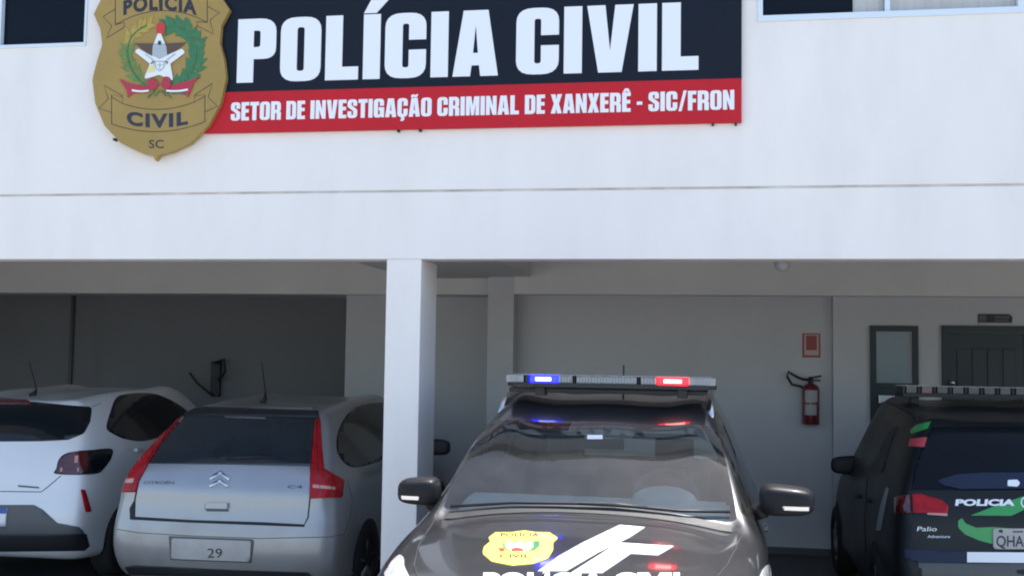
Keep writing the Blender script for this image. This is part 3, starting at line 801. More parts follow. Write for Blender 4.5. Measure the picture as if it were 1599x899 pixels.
exp_('cylinder', lathe([(.02, c.z), (r*.95, c.z), (r, c.z+.012), (r, t.z-.05), (r*.85, t.z-.015), (r*.4, t.z+.01), (.02, t.z+.015)], 28, 'z', (c.x, 11.2, 0)), 'ext_red')
def band(z0, z1, a0, a1, rr_):
    bm = bmesh.new(); n = 12; L_ = [[bm.verts.new((c.x+rr_*sin(a0+(a1-a0)*k/n), 11.2-rr_*cos(a0+(a1-a0)*k/n), z)) for z in (z0, z1)] for k in range(n+1)]
    for p, q in zip(L_, L_[1:]): bm.faces.new((p[0], q[0], q[1], p[1]))
    return bm
hgt = t.z-c.z
exp_('label', band(c.z+hgt*.56, c.z+hgt*.86, -.8, .75, r+.0015), 'label_white'); exp_('label', band(c.z+hgt*.24, c.z+hgt*.50, -.8, .6, r+.0015), 'label_white')
tz = t.z+.012
bm = tube([(c.x, 11.2, tz-.01), (c.x, 11.2, tz+.05)], .022, 12); add_tube(bm, [(c.x-.02, 11.2, tz+.05), (c.x+.10, 11.17, tz+.075)], .009, 8); add_tube(bm, [(c.x-.02, 11.2, tz+.03), (c.x+.09, 11.17, tz+.03)], .008, 8)
exp_('valve', bm, 'black_metal')
h1, h2, h3 = hy(1230, 580, 11.2), hy(1236, 598, 11.2), hy(1258, 603, 11.2)
exp_('hose', tube([(c.x-.01, 11.2, tz+.035), (h3.x-.03, 11.18, tz+.04), (hy(1244, 588, 11.2).x, 11.18, hy(1244, 588, 11.2).z), (h1.x, 11.18, h1.z), (h1.x-.005, 11.18, h1.z-.05), (h2.x, 11.18, h2.z-.01), (h3.x-.04, 11.19, h3.z-.0), (c.x-r, 11.19, c.z+hgt*.9)], .013, 8), 'black_metal')
exp_('wall_hook', box(c.x-.02, c.x+.02, 11.2+r-.01, 11.299, t.z-.03, t.z+.02), 'black_metal', False)
a, b = hy(1527, 490, YD), hy(1581, 504, YD)
pq = empty('door_plate', ((a.x+b.x)/2, YD, b.z), 0, 'small dark name plate on the wall above the double door', 'plate')
child('board', slab(tess([(rp([(a.x, b.z), (a.x, a.z), (b.x-.03, a.z), (b.x, (a.z+b.z)/2+.01), (b.x-.01, b.z)]), [])]), lambda x, z: (x, YD-.01, z), (0, .006, 0)), 'black_metal', pq)
child('pictogram', box(a.x+.008, a.x+.075, YD-.0125, YD-.0105, b.z+.012, a.z-.012), 'plastic_grey', pq)
child('lettering', box(a.x+.15, b.x-.03, YD-.0125, YD-.0105, b.z+.042, a.z-.016), 'plastic_grey', pq)
child('lettering', box(a.x+.15, b.x-.04, YD-.0125, YD-.0105, b.z+.014, b.z+.032), 'plastic_grey', pq)

# ================================================================== CARS
def loc(car, px, py, Y): return car.inv @ hy(px, py, Y)
def zz(x0, y0, sc): return lambda pts: [((p[0]/sc+x0), (p[1]/sc+y0)) + tuple(p[2:]) for p in pts]
def levels(x, ws, zs, xt=None, x4=None):
    return None

# ---------------------------------------------------------------- the police SUV, facing the street
suv = empty('police_suv', (-.60, 4.45, GZ), radians(-90-2), 'dark police SUV facing the street, blue and red roof lights lit, white bonnet stripes', 'police car')
c = Car(suv)
st = [
 [(-.14, .62, .26), (-.03, .72, .42), (0, .76, .58), (-.02, .75, .74), (-.09, .70, .86), (-.17, .56, .925)],
 [(-.30, .82, .24), (-.28, .87, .42), (-.28, .89, .60), (-.30, .87, .80), (-.34, .81, .915), (-.38, .65, .975)],
 [(-.80, .86, .24), (-.80, .92, .42), (-.80, .935, .62), (-.80, .925, .86), (-.82, .875, .985), (-.84, .72, 1.035)],
 [(-1.30, .86, .24), (-1.30, .925, .42), (-1.30, .94, .64), (-1.30, .935, .92), (-1.30, .895, 1.045), (-1.30, .79, 1.095)],
 [(-1.90, .86, .24), (-1.90, .925, .42), (-1.90, .94, .66), (-1.90, .935, .94), (-1.90, .895, 1.075), (-1.97, .675, 1.55)],
 [(-2.50, .86, .24), (-2.50, .925, .42), (-2.50, .94, .66), (-2.50, .935, .95), (-2.50, .89, 1.085), (-2.50, .66, 1.65)],
 [(-3.30, .86, .24), (-3.30, .925, .42), (-3.30, .94, .66), (-3.30, .935, .96), (-3.30, .885, 1.10), (-3.30, .645, 1.675)],
 [(-4.05, .85, .24), (-4.05, .91, .42), (-4.05, .925, .66), (-4.05, .915, .96), (-4.02, .86, 1.11), (-3.98, .61, 1.62)],
 [(-4.42, .80, .26), (-4.44, .86, .44), (-4.44, .87, .66), (-4.42, .86, .92), (-4.38, .81, 1.10), (-4.22, .57, 1.52)],
 [(-4.50, .68, .30), (-4.56, .74, .46), (-4.56, .75, .66), (-4.53, .74, .90), (-4.48, .70, 1.08), (-4.30, .50, 1.47)],
]
WS = [('T', 3, j) for j in range(4)]
c.cage(st, [.03, .035, .035, .03, .045, .045, .045, .045, .04, .03], (.10, .06), 'dark_paint',
       windows=[(WS, 1, 'screen', 'windscreen'),
                ([('S', 3, 4, 1), ('S', 4, 4, 1)], 2, 'side_glass', 'side_window'), ([('S', 3, 4, -1), ('S', 4, 4, -1)], 2, 'side_glass', 'side_window'),
                ([('S', 5, 4, 1)], 1, 'side_glass', 'side_window'), ([('S', 5, 4, -1)], 1, 'side_glass', 'side_window'),
                ([('S', 6, 4, 1), ('S', 7, 4, 1)], 2, 'side_glass', 'side_window'), ([('S', 6, 4, -1), ('S', 7, 4, -1)], 2, 'side_glass', 'side_window'),
                ([('C', 9, j, 4) for j in range(4)], 2, 'side_glass', 'rear_window')], lv=4,
       creases=[((3, 5), (4, 5), .55), ((2, 5), (3, 5), .3), ((3, 5), (3, 5), .85)])
def G2(o): return BVHTree.FromPolygons([v.co for v in o.data.vertices], [p.vertices for p in o.data.polygons])
screen_bvh = G2(c.glass[0]); body_bvh = c.bvh
# the bonnet reaches up to the windscreen base; a black cowl strip lies between them
cw = [(-1.305-.035*(1-(k/12)**2)*0+.055*(abs(k)/12)**2, .75*k/12) for k in range(-12, 13)]
c.drape(([(x+.010, y) for x, y in cw]+[(x-.045, y) for x, y in cw], [q for k in range(24) for q in ([k, k+1, 26+k], [k, 26+k, 25+k])]), c.P_top, 'cowl', 'plastic', .004, thick=0)
for sd in (-1, 1):
    c.seam([(-1.24, sd*.80), (-1.0, sd*.775), (-.7, sd*.735), (-.42, sd*.67), (-.26, sd*.60)], c.P_top, .008, 'bonnet_seam', 'seam', .001, step=.06)
    pr = c.P_left if sd > 0 else c.P_right
    for pts in ([(-1.50, .30), (-1.42, .55), (-1.40, 1.0)], [(-2.52, .30), (-2.52, .7), (-2.55, 1.05)], [(-3.35, .75), (-3.45, .95), (-3.5, 1.08)], [(-1.42, .33), (-2.52, .33), (-3.3, .35)]):
        c.seam(pts, pr, .008, 'door_seam', 'seam', .001, step=.08)
    for x in (-2.38, -3.2):
        c.drape(rr(x, .93, x+.17, .965, .012), pr, 'door_handle', 'dark_paint', .022, step=.04, thick=.03)
    c.arch(-.83, .385, .36, sd); c.arch(-3.55, .385, .36, sd)
    c.wheel(-.83, sd*.805, .355, .23, sd); c.wheel(-3.55, sd*.805, .355, .23, sd)
# lamps, grille and bumper at the front
c.drape(sm([(601, 900), (606, 886), (614, 874), (624, 867), (631, 872), (632, 884), (640, 902), (652, 925), (618, 930)]), c.P_px, 'headlight', 'head_lens', .006, step=2)
c.drape(sm([(1184, 905), (1190, 889), (1199, 881), (1206, 885), (1211, 898), (1212, 925), (1180, 930)]), c.P_px, 'headlight', 'head_lens', .006, step=2)
def P_front(y, z): return Vector((2, y, z)), Vector((-1, 0, 0))
c.drape(rr(-.46, .58, .46, .73, .05), P_front, 'grille', 'plastic', .008, step=.06); c.drape(rr(-.40, .64, .40, .665, .008), P_front, 'grille_bar', 'chrome', .016, step=.06)
c.drape(rr(-.50, .33, .50, .50, .05), P_front, 'air_intake', 'plastic', .008, step=.06)
# markings on the bonnet
Z = zz(700, 780, 4.0)
sh = c.drape(rp(Z([(250, 237, 2), (292, 205, 2), (400, 203), (478, 193, 3), (540, 203), (632, 205, 2), (686, 240, 2), (655, 265, 4), (655, 312, 6), (622, 368, 10), (530, 400, 8), (398, 412, 3), (270, 386, 8), (210, 335, 8), (224, 292, 6), (262, 262, 3)])), c.P_px, 'badge_decal', 'decal_yellow', .003, step=6)
def decal_text(txt, x0, x1, yb, cap, mt, bold, par, lift=.0045, shear=0):
    V, T = font_mesh(txt, 1, bold=bold); a = min(p[0] for p in V); b = max(p[0] for p in V)
    V = [(x0+(x1-x0)*(p[0]-a)/(b-a)+shear*p[1], yb-p[1]/.7*cap) for p in V]
    return (V, T)
c.drape(decal_text('POLÍCIA', 782, 842, 838, 5.5, 'ink', .02, sh), c.P_px, 'badge_lettering', 'ink', .0042, parent=sh, thick=0)
c.drape(decal_text('CIVIL', 780, 828, 871, 5.5, 'ink', .02, sh), c.P_px, 'badge_lettering', 'ink', .0042, parent=sh, thick=0)
c.drape(Z([(355, 285), (385, 262), (420, 285), (450, 258), (480, 285), (520, 262), (525, 300), (490, 320), (400, 322), (370, 305)]), c.P_px, 'badge_star', 'star', .0042, parent=sh, thick=0, step=6)
c.drape(Z([(395, 308), (425, 300), (465, 308), (470, 322), (395, 324)]), c.P_px, 'badge_ribbon', 'cap_red', .005, parent=sh, thick=0)
c.drape(Z([(310, 305), (345, 303), (352, 322), (328, 328)]), c.P_px, 'badge_ribbon', 'cap_red', .0045, parent=sh, thick=0)
c.drape(Z([(528, 262), (570, 258), (572, 290), (540, 318), (505, 325), (532, 295)]), c.P_px, 'badge_branch', 'leaf', .0042, parent=sh, thick=0)
c.drape(Z([(335, 275), (352, 268), (365, 305), (390, 325), (360, 320), (338, 298)]), c.P_px, 'badge_branch', 'wheat_green', .0042, parent=sh, thick=0)
c.drape(Z([(1070, 158), (1228, 172), (1130, 236), (935, 330), (735, 446), (560, 446), (690, 352), (840, 268)]), c.P_px, 'bonnet_stripe', 'decal_white', .003, step=7)
c.drape(Z([(1062, 268), (1408, 290), (1310, 347), (1140, 336), (960, 458), (765, 458)]), c.P_px, 'bonnet_stripe', 'decal_white', .003, step=7)
pol = font_mesh('POLÍCIA CIVIL', 1, bold=.045); a_ = min(p[0] for p in pol[0]); b_ = max(p[0] for p in pol[0])
c.drape(([(755+322*(p[0]-a_)/(b_-a_), 921-p[1]/.7*25) for p in pol[0]], pol[1]), c.P_px, 'bonnet_lettering', 'decal_white', .0055, thick=0)
# wipers and the small white tag on the windscreen
c.bvh = screen_bvh
c.drape([(917, 679), (941, 679), (941, 685.5), (917, 685.5)], c.P_px, 'windscreen_tag', 'paper', .002, thick=0)
def on_screen(px, py, lift):
    p, n = c.land(*c.P_px(px, py)); return p + n*lift
for pts in (((1010, 806), (960, 803), (900, 798.5), (800, 799), (705, 796)), ((1140, 803), (1060, 803.5), (985, 806), (905, 799))):
    wb = [on_screen(x, y, .022) for x, y in pts]
    wp = obj('wiper', tube(wb, .008, 8), 'black_metal', suv, True)
c.bvh = body_bvh
# roof rails, light bar, aerial
for sd in (-1, 1):
    pts = [(-2.08, sd*.625, 1.585), (-2.2, sd*.625, 1.655), (-2.4, sd*.62, 1.70), (-3.2, sd*.61, 1.735), (-3.8, sd*.59, 1.70), (-4.05, sd*.575, 1.62)]
    bm = tube(pts, [.020, .026, .024, .022, .02, .014], 10)
    obj('roof_rail', bm, 'alu', suv, True)
def light_bar(car, xc, zc, length, secs, lit=True, depth=.26, h=.075, yoff=0., feet=.43):
    root = car.root
    hl = length/2
    def bar(z0, z1, hw, d0, end):
        bm = bmesh.new(); out = rp([(xc-d0, yoff-hw+end, .0), (xc-d0*.55, yoff-hw, .04), (xc+d0*.55, yoff-hw, .04), (xc+d0, yoff-hw+end), (xc+d0, yoff+hw-end), (xc+d0*.55, yoff+hw, .04), (xc-d0*.55, yoff+hw, .04), (xc-d0, yoff+hw-end)])
        V, T = tess([(out, [])]); a = [bm.verts.new((x, y, z0)) for x, y in V]
        for t in T: bm.faces.new([a[i] for i in t])
        g = bmesh.ops.extrude_face_region(bm, geom=bm.faces[:]); bmesh.ops.translate(bm, verts=[e for e in g['geom'] if isinstance(e, bmesh.types.BMVert)], vec=(0, 0, z1-z0))
        bmesh.ops.recalc_face_normals(bm, faces=bm.faces[:]); return bm
    base = obj('light_bar', bar(zc-h/2, zc-h*.18, hl, depth/2, .05), 'black_metal', root)
    obj('bar_cover', bar(zc+h*.42, zc+h*.5, hl-.02, depth/2-.005, .05), 'led_module', base)
    for (y0, y1, mt) in secs:
        bm = bmesh.new(); add_box(bm, xc-depth/2+.008, xc+depth/2-.008, yoff+y0+.004, yoff+y1-.004, zc-h*.175, zc+h*.415, .006)
        obj('lens', bm, mt, base)
    for y in (-feet, feet):
        bm = bmesh.new(); add_box(bm, xc-.05, xc+.05, yoff+y-.03, yoff+y+.03, zc-h/2-.055, zc-h/2-.001, .006)
        obj('bar_foot', bm, 'black_metal', base)
    return base
bl_y = .03
LBX = -2.20; LBZ = loc(c, 960, 595, 6.65).z
SEC = [(-.63, -.515, 'clear_lens'), (-.515, -.485, 'plastic'), (-.485, -.31, 'led_blue'), (-.31, -.215, 'led_module'), (-.215, -.20, 'plastic'), (-.20, .17, 'led_module'), (.17, .185, 'plastic'), (.185, .285, 'led_module'), (.285, .465, 'led_red'), (.465, .63, 'clear_lens')]
bar = light_bar(c, LBX, LBZ, 1.26, SEC, yoff=bl_y)
for y0, y1, mt in ((-.445, -.350, 'led_blue_hot'), (.325, .43, 'led_red_hot')):
    bm = bmesh.new(); x_ = LBX+.13
    for k in range(5):
        ya = bl_y+y0+(y1-y0)*k/5
        add_box(bm, x_-.0075, x_+.0015, ya+.0015, ya+(y1-y0)/5-.0015, LBZ-.001, LBZ+.018)
    obj('led_row', bm, mt, bar)
for x in (LBX-.02, LBX-.95):
    obj('cross_bar', box(x-.035, x+.035, -.60, .60, LBZ-.075, LBZ-.047, .008), 'black_metal', suv)
# grid of small reflectors in the clear modules
for y0, y1 in ((-.195, .165), (.19, .28), (-.305, -.22), (.50, .61), (-.61, -.53)):
    bm = bmesh.new(); n = int((y1-y0)/.018)
    for k in range(n): add_box(bm, LBX+.1185, LBX+.1255, bl_y+y0+k*.018+.003, bl_y+y0+k*.018+.015, LBZ-.006, LBZ+.024)
    obj('reflector_row', bm, 'decal_grey', bar)
obj('aerial', tube([(LBX-.35, .07, 1.66), (LBX-.36, .07, 1.89)], [.007, .005], 8), 'black_metal', suv, True)
# door mirrors
def mirror(car, cx, cy, cz, sd, m_house, w=.235, h=.165, d=.13, trim=None, arm=None):
    bm = bmesh.new(); add_box(bm, cx-d*.5, cx+d*.5, cy-w/2, cy+w/2, cz-h/2, cz+h/2)
    for v in bm.verts:
        if v.co.x > cx:  # rounded leading side
            v.co.y = cy+(v.co.y-cy)*.86; v.co.z = cz+(v.co.z-cz)*.80
        if (v.co.y-cy)*sd > 0: v.co.z = cz-.015+(v.co.z-cz+.015)*.78
    bmesh.ops.subdivide_edges(bm, edges=bm.edges[:], cuts=1, use_grid_fill=True)
    me = sub_mesh(bm, 2); bm.free()
    # bring the smoothed form back to size
    for v in me.vertices: v.co = Vector((cx, cy, cz)) + (v.co-Vector((cx, cy, cz)))*1.12
    o = obj('mirror', me, m_house, car.root, True)
    if trim:
        bt = BVHTree.FromPolygons([v.co for v in me.vertices], [p.vertices for p in me.polygons])
        sv = car.bvh; car.bvh = bt
        y0, y1 = sorted((cy-sd*w*.10, cy+sd*w*.50))
        car.drape(rr(y0, cz-.040, y1, cz-.020, .006), P_front, 'turn_signal', trim, .002, step=.03, parent=o, thick=.006)
        car.bvh = sv
    if arm:
        obj('mirror_arm', tube([(cx-.01, cy-sd*w*.42, cz-h*.36), arm], [.034, .045], 10), m_house, o, True)
    return o
p = loc(c, 654, 766, 5.9); mirror(c, p.x, p.y, p.z, -1, 'mirror_paint', .225, .165, .13, 'chrome', (p.x-.06, -.875, p.z-.075))
p = loc(c, 1229, 781, 5.93); mirror(c, p.x, p.y, p.z, 1, 'mirror_paint', .27, .175, .14, 'chrome', (p.x-.06, .875, p.z-.075))
# cabin
def cab(name, x0, x1, y0, y1, z0, z1, mt, bev=.03): return obj(name, box(x0, x1, y0, y1, z0, z1, bev), mt, suv)
bm = bmesh.new()
prof = [(-1.30, 1.035), (-1.42, 1.085), (-1.66, 1.14), (-1.84, 1.145), (-1.93, 1.05), (-1.94, .62), (-1.32, .60)]
for sgn in (0,):
    A = [bm.verts.new((x, -.74, z)) for x, z in prof]; B = [bm.verts.new((x, .74, z)) for x, z in prof]
    n = len(prof)
    for k in range(n): bm.faces.new((A[k], A[(k+1) % n], B[(k+1) % n], B[k]))
    bm.faces.new(A[::-1]); bm.faces.new(B)
bmesh.ops.recalc_face_normals(bm, faces=bm.faces[:]); bmesh.ops.bevel(bm, geom=bm.edges[:], offset=.02, segments=2, affect='EDGES')
dash = obj('dashboard', bm, 'cabin_dash', suv)
obj('binnacle', sub_mesh(box(-1.98, -1.62, .16, .60, 1.02, 1.24), 3), 'cabin_dash', dash, True)
bm = bmesh.new(); ctr = Vector((-2.05, .37, 1.115)); ring = []
tl = radians(28)
for k in range(25):
    a = 2*pi*k/24; ring.append(ctr + Vector((sin(tl)*sin(a)*-.185, cos(a)*.185, cos(tl)*sin(a)*.185)))
add_tube(bm, ring, .016, 8, False)
for a in (0, pi, -pi/2): add_tube(bm, [ctr, ctr+Vector((sin(tl)*sin(a)*-.18, cos(a)*.18, cos(tl)*sin(a)*.18))], .018, 8)
obj('steering_wheel', bm, 'cabin', suv, True)
for y in (-.37, .37):
    stt = obj('seat', box(-2.95, -2.42, y-.25, y+.25, .50, .66, .05), 'cabin', suv)
    bm = bmesh.new(); add_box(bm, -3.04, -2.90, y-.24, y+.24, .62, 1.20, .05); obj('backrest', bm, 'cabin', stt)
    bm = bmesh.new(); add_box(bm, -3.08, -2.98, y-.13, y+.13, 1.235, 1.41, .04); add_tube(bm, [(-3.02, y-.06, 1.18), (-3.03, y-.06, 1.26)], .008, 6); add_tube(bm, [(-3.02, y+.06, 1.18), (-3.03, y+.06, 1.26)], .008, 6)
    obj('headrest', bm, 'cabin', stt)
bm = bmesh.new(); add_box(bm, -3.95, -3.8, -.66, .66, .6, 1.18, .05); add_box(bm, -3.85, -3.35, -.66, .66, .46, .64, .05)
obj('rear_bench', bm, 'cabin', suv)
cab('cabin_floor', -4.2, -1.35, -.80, .80, .36, .42, 'cabin', .01)
cab('rear_view_mirror', -2.13, -2.10, -.12, .12, 1.39, 1.455, 'cabin', .012)
for y in (-.36, .36): cab('sun_visor', -2.34, -2.16, y-.19, y+.19, 1.462, 1.478, 'cabin_light', .006)

# ---------------------------------------------------------------- the silver hatchback
cit = empty('silver_hatchback', (-3.40, 7.55, GZ), radians(90), 'silver hatchback parked nose in behind the square pillar with tall red rear lamps', 'car')
c = Car(cit)
st = [
 [(.12, .72, .26), (.03, .78, .38), (0, .80, .58), (.05, .765, .84), (.12, .73, 1.06), (.56, .56, 1.405)],
 [(.30, .82, .24), (.22, .86, .38), (.20, .88, .60), (.25, .865, .86), (.30, .80, 1.07), (.70, .60, 1.445)],
 [(.85, .85, .24), (.85, .88, .38), (.85, .89, .62), (.85, .88, .90), (.90, .84, 1.04), (1.20, .60, 1.49)],
 [(1.80, .85, .24), (1.80, .88, .38), (1.80, .89, .62), (1.80, .88, .88), (1.80, .845, 1.00), (1.90, .615, 1.505)],
 [(2.60, .85, .24), (2.60, .88, .38), (2.60, .89, .62), (2.60, .88, .86), (2.60, .85, .97), (2.45, .60, 1.46)],
 [(3.20, .84, .24), (3.20, .87, .38), (3.20, .88, .58), (3.20, .86, .80), (3.20, .82, .92), (3.20, .68, .98)],
 [(3.75, .80, .24), (3.78, .83, .38), (3.78, .83, .52), (3.76, .80, .68), (3.74, .74, .80), (3.70, .58, .86)],
 [(4.00, .60, .28), (4.08, .66, .38), (4.08, .66, .50), (4.05, .64, .62), (4.00, .58, .70), (3.92, .46, .75)],
]
c.cage(st, [.03, .03, .022, .022, .025, .03, .03, .02], (.09, .12), 'silver', creases=[((0, 5), (1, 5), .3)])
Z = zz(160, 580, 2.819)
c.drape(Z([(203, 404), (240, 330), (305, 238), (352, 193), (560, 192), (940, 205), (932, 300), (918, 416), (560, 408)]), c.P_px, 'rear_window', 'tint_soft', .004, step=8)
c.drape(Z([(375, 168), (420, 158), (950, 176), (955, 206), (352, 192)]), c.P_px, 'spoiler', 'plastic', .012, step=8)
c.drape(Z([(420, 146), (700, 142), (945, 158), (955, 174), (425, 160)]), c.P_px, 'roof_edge', 'silver', .006, step=8)
c.drape(Z([(332, 200), (350, 198), (262, 312), (205, 400), (160, 480), (146, 530), (90, 530), (105, 480), (150, 385), (215, 308)]), c.P_px, 'tail_lamp', 'red_lens', .010, step=7)
c.drape(Z([(108, 472), (144, 472), (138, 490), (102, 490)]), c.P_px, 'lamp_band', 'amber_lens', .012, step=7, thick=0)
c.drape(Z([(936, 212), (960, 210), (966, 330), (976, 428), (1020, 455), (1062, 478), (1052, 552), (915, 558), (912, 470), (920, 400)]), c.P_px, 'tail_lamp', 'red_lens', .010, step=7)
c.drape(Z([(926, 498), (1022, 508), (1020, 520), (926, 512)]), c.P_px, 'lamp_band', 'amber_lens', .012, step=7, thick=0)
for pts in ([(965, 425), (1000, 470), (1010, 552)], [(940, 215), (945, 400), (960, 552)], [(330, 205), (230, 345), (122, 528)]):
    c.seam(Z(pts), c.P_px, 1.0, 'lamp_rib', 'dark_red_lens', .012, step=6)
c.seam(Z([(200, 405), (160, 480), (143, 560), (143, 640), (400, 655), (700, 664), (888, 674), (905, 640), (913, 560), (917, 416)]), c.P_px, 2.2, 'hatch_seam', 'seam', .002, step=8)
c.drape(Z([(120, 600), (143, 560), (143, 638), (400, 653), (890, 673), (890, 682), (400, 664), (122, 650)]), c.P_px, 'hatch_gap', 'seam', .003, step=8)
c.seam(Z([(62, 692), (160, 708), (400, 722), (700, 733), (1000, 726), (1060, 716)]), c.P_px, 1.2, 'bumper_seam', 'plastic_grey', .002, step=8)
c.drape(Z([(292, 722), (660, 736), (668, 748), (655, 840), (300, 826)]), c.P_px, 'plate_recess', 'plastic_grey', .003, step=8)
pl = c.drape(rp(Z([(308, 732, 4), (656, 744, 4), (650, 834, 4), (304, 820, 4)])), c.P_px, 'number_plate', 'plate', .010, step=8)
c.drape(decal_text('29', 325, 348, 869, 14, 'ink', .0, pl), c.P_px, 'plate_digits', 'ink', .012, parent=pl, thick=0)
c.drape(Z([(100, 858), (140, 850), (600, 872), (905, 882), (925, 900), (600, 905), (120, 890)]), c.P_px, 'lower_trim', 'plastic', .006, step=8)
for pts in ([(470, 466), (520, 437), (562, 470), (555, 480), (520, 452), (476, 477)], [(470, 500), (518, 472), (558, 502), (551, 512), (518, 487), (476, 510)]):
    c.drape(Z(pts), c.P_px, 'chevron', 'alu', .008, step=6)
hd = c.drape(rr(*sum((list(q) for q in Z([(456, 576), (556, 602)])), []), 1.5), c.P_px, 'hatch_handle', 'silver', .022, step=6, thick=.03)
c.drape(Z([(452, 602), (558, 604), (554, 615), (460, 614)]), c.P_px, 'handle_recess', 'plastic_grey', .003, step=6, thick=0)
c.drape(decal_text('CITROËN', *[q[0] for q in Z([(182, 0), (316, 0)])], Z([(0, 494)])[0][1], 4.4, '', .0, None), c.P_px, 'badge_lettering', 'plastic_grey', .004, thick=0)
c.drape(decal_text('C4', *[q[0] for q in Z([(815, 0), (880, 0)])], Z([(0, 513)])[0][1], 4.8, '', .0, None), c.P_px, 'badge_lettering', 'plastic_grey', .004, thick=0)
c.drape(Z([(535, 194), (720, 202), (718, 210), (540, 203)]), c.P_px, 'brake_light', 'plastic_grey', .008, step=8)
c.drape(Z([(545, 388), (600, 376), (690, 372), (800, 386), (690, 382), (610, 386)]), c.P_px, 'wiper', 'black_metal', .014, step=8, thick=.02)
c.drape(sm(Z([(1100, 165, 8), (1150, 144, 8), (1230, 136, 8), (1330, 150, 8), (1340, 300, 8), (1240, 384, 8), (1108, 420, 8), (1042, 372, 12), (1030, 300, 12), (1052, 225, 10)])), c.P_px, 'side_window', 'tint', .004, step=9)
c.seam(Z([(1075, 470), (1100, 560), (1090, 640), (1062, 716)]), c.P_px, 1.0, 'panel_seam', 'plastic_grey', .0015, step=8)
for sd in (-1, 1):
    c.arch(.78, .34, .31, sd); c.arch(3.35, .34, .31, sd)
    c.wheel(.78, sd*.80, .31, .20, sd); c.wheel(3.35, sd*.80, .31, .20, sd)
    pr = c.P_left if sd > 0 else c.P_right
    c.seam([(1.15, .95), (1.3, .6), (1.32, .32)], pr, .008, 'door_seam', 'seam', .001, step=.08); c.seam([(2.25, .98), (2.25, .6), (2.2, .32)], pr, .008, 'door_seam', 'seam', .001, step=.08)
c.drape([(1.35, 1.02), (2.95, .99), (2.55, 1.38), (2.1, 1.43), (1.4, 1.42)], c.P_left, 'side_window', 'tint', .004, step=.08)
c.drape([(2.55, -.52), (3.12, -.60), (3.12, .60), (2.55, .52)], c.P_top, 'windscreen', 'tint', .004, step=.1)
p = loc(c, 688, 697, 9.45); mirror(c, p.x, p.y, p.z, -1, 'plastic', .17, .15, .11, None, (p.x, -.83, p.z-.05))
mirror(c, p.x, -p.y, p.z, 1, 'plastic', .17, .15, .11, None, (p.x, .83, p.z-.05))
p = loc(c, 414, 627, 8.9); q = loc(c, 392, 553, 9.2)
bs = c.land(Vector((p.x, p.y, 3)), Vector((0, 0, -1)))[0]
obj('aerial', tube([bs+Vector((-.04, 0, 0)), bs+Vector((.0, 0, .03)), bs+Vector((.05, .02, .09)), bs+Vector((.12, .09, .34))], [.03, .02, .006, .004], 8), 'black_metal', cit, True)

# ---------------------------------------------------------------- the white hatchback
wh = empty('white_hatchback', (-5.72, 8.15, GZ), radians(90), 'white hatchback parked deepest in the dark bay beside the silver car', 'car')
c = Car(wh)
st = [
 [(.16, .72, .24), (.04, .78, .38), (0, .80, .58), (.05, .77, .84), (.12, .71, 1.08), (.36, .56, 1.42)],
 [(.34, .80, .22), (.22, .845, .38), (.20, .86, .60), (.22, .85, .86), (.28, .80, 1.10), (.50, .61, 1.475)],
 [(.85, .84, .22), (.85, .865, .38), (.85, .87, .62), (.85, .86, .92), (.88, .83, 1.10), (1.05, .63, 1.52)],
 [(1.75, .84, .22), (1.75, .865, .38), (1.75, .87, .62), (1.75, .86, .90), (1.75, .83, 1.04), (1.80, .63, 1.525)],
 [(2.50, .84, .22), (2.50, .865, .38), (2.50, .87, .62), (2.50, .86, .88), (2.50, .83, 1.00), (2.35, .61, 1.48)],
 [(3.05, .83, .22), (3.05, .86, .38), (3.05, .865, .58), (3.05, .85, .82), (3.05, .81, .95), (3.05, .68, 1.01)],
 [(3.60, .78, .22), (3.62, .81, .38), (3.62, .81, .54), (3.60, .78, .72), (3.58, .72, .83), (3.55, .58, .89)],
 [(3.86, .58, .26), (3.93, .64, .38), (3.93, .64, .52), (3.90, .62, .64), (3.86, .56, .74), (3.78, .45, .80)],
]
c.cage(st, [.03, .03, .022, .022, .025, .03, .03, .02], (.09, .12), 'white_paint', creases=[((0, 5), (1, 5), .35)])
Z = zz(0, 580, 2.818)
MX = -61.0   # the car's middle falls just outside the picture
def sym(pts):
    n = len(pts)
    for i in range(n):
        a, b = pts[i], pts[(i+1) % n]
        if abs(a[0]-MX/2) < 5 and abs(b[0]-MX/2) < 5: pts = [pts[(i+1+k) % n] for k in range(n)]; break
    return pts + [(MX-p[0],)+tuple(p[1:]) for p in pts[::-1]]
c.drape(rp(sym(Z([(-82, 126), (0, 128), (160, 135), (320, 150), (405, 155, 6), (396, 220), (370, 272, 12), (300, 300, 8), (180, 306), (-82, 308)]))), c.P_px, 'rear_window', 'tint', .004, step=10)
c.drape(rp(Z([(-150, 120), (0, 121), (125, 128, 6), (140, 146), (-150, 144)])), c.P_px, 'brake_light', 'dark_red_lens', .012, step=10)
c.drape(sm(Z([(510, 116, 6), (562, 98, 6), (650, 95, 6), (722, 112, 6), (815, 166, 4), (850, 230), (660, 300), (560, 298, 6), (495, 272, 8), (468, 245, 8), (484, 180, 8)])), c.P_px, 'side_window', 'tint', .004, step=9)
lamp = sm(Z([(262, 385, 5), (300, 358, 5), (400, 345, 5), (486, 340, 3), (488, 376, 5), (455, 425, 8), (410, 450, 5), (250, 450, 3), (250, 425, 3)]))
c.drape(lamp, c.P_px, 'tail_lamp', 'tint', .008, step=7)
c.drape(sm(Z([(268, 388, 4), (302, 364, 4), (380, 352), (372, 442), (258, 444), (256, 426)])), c.P_px, 'lamp_inner', 'dark_red_lens', .010, step=7, thick=0)
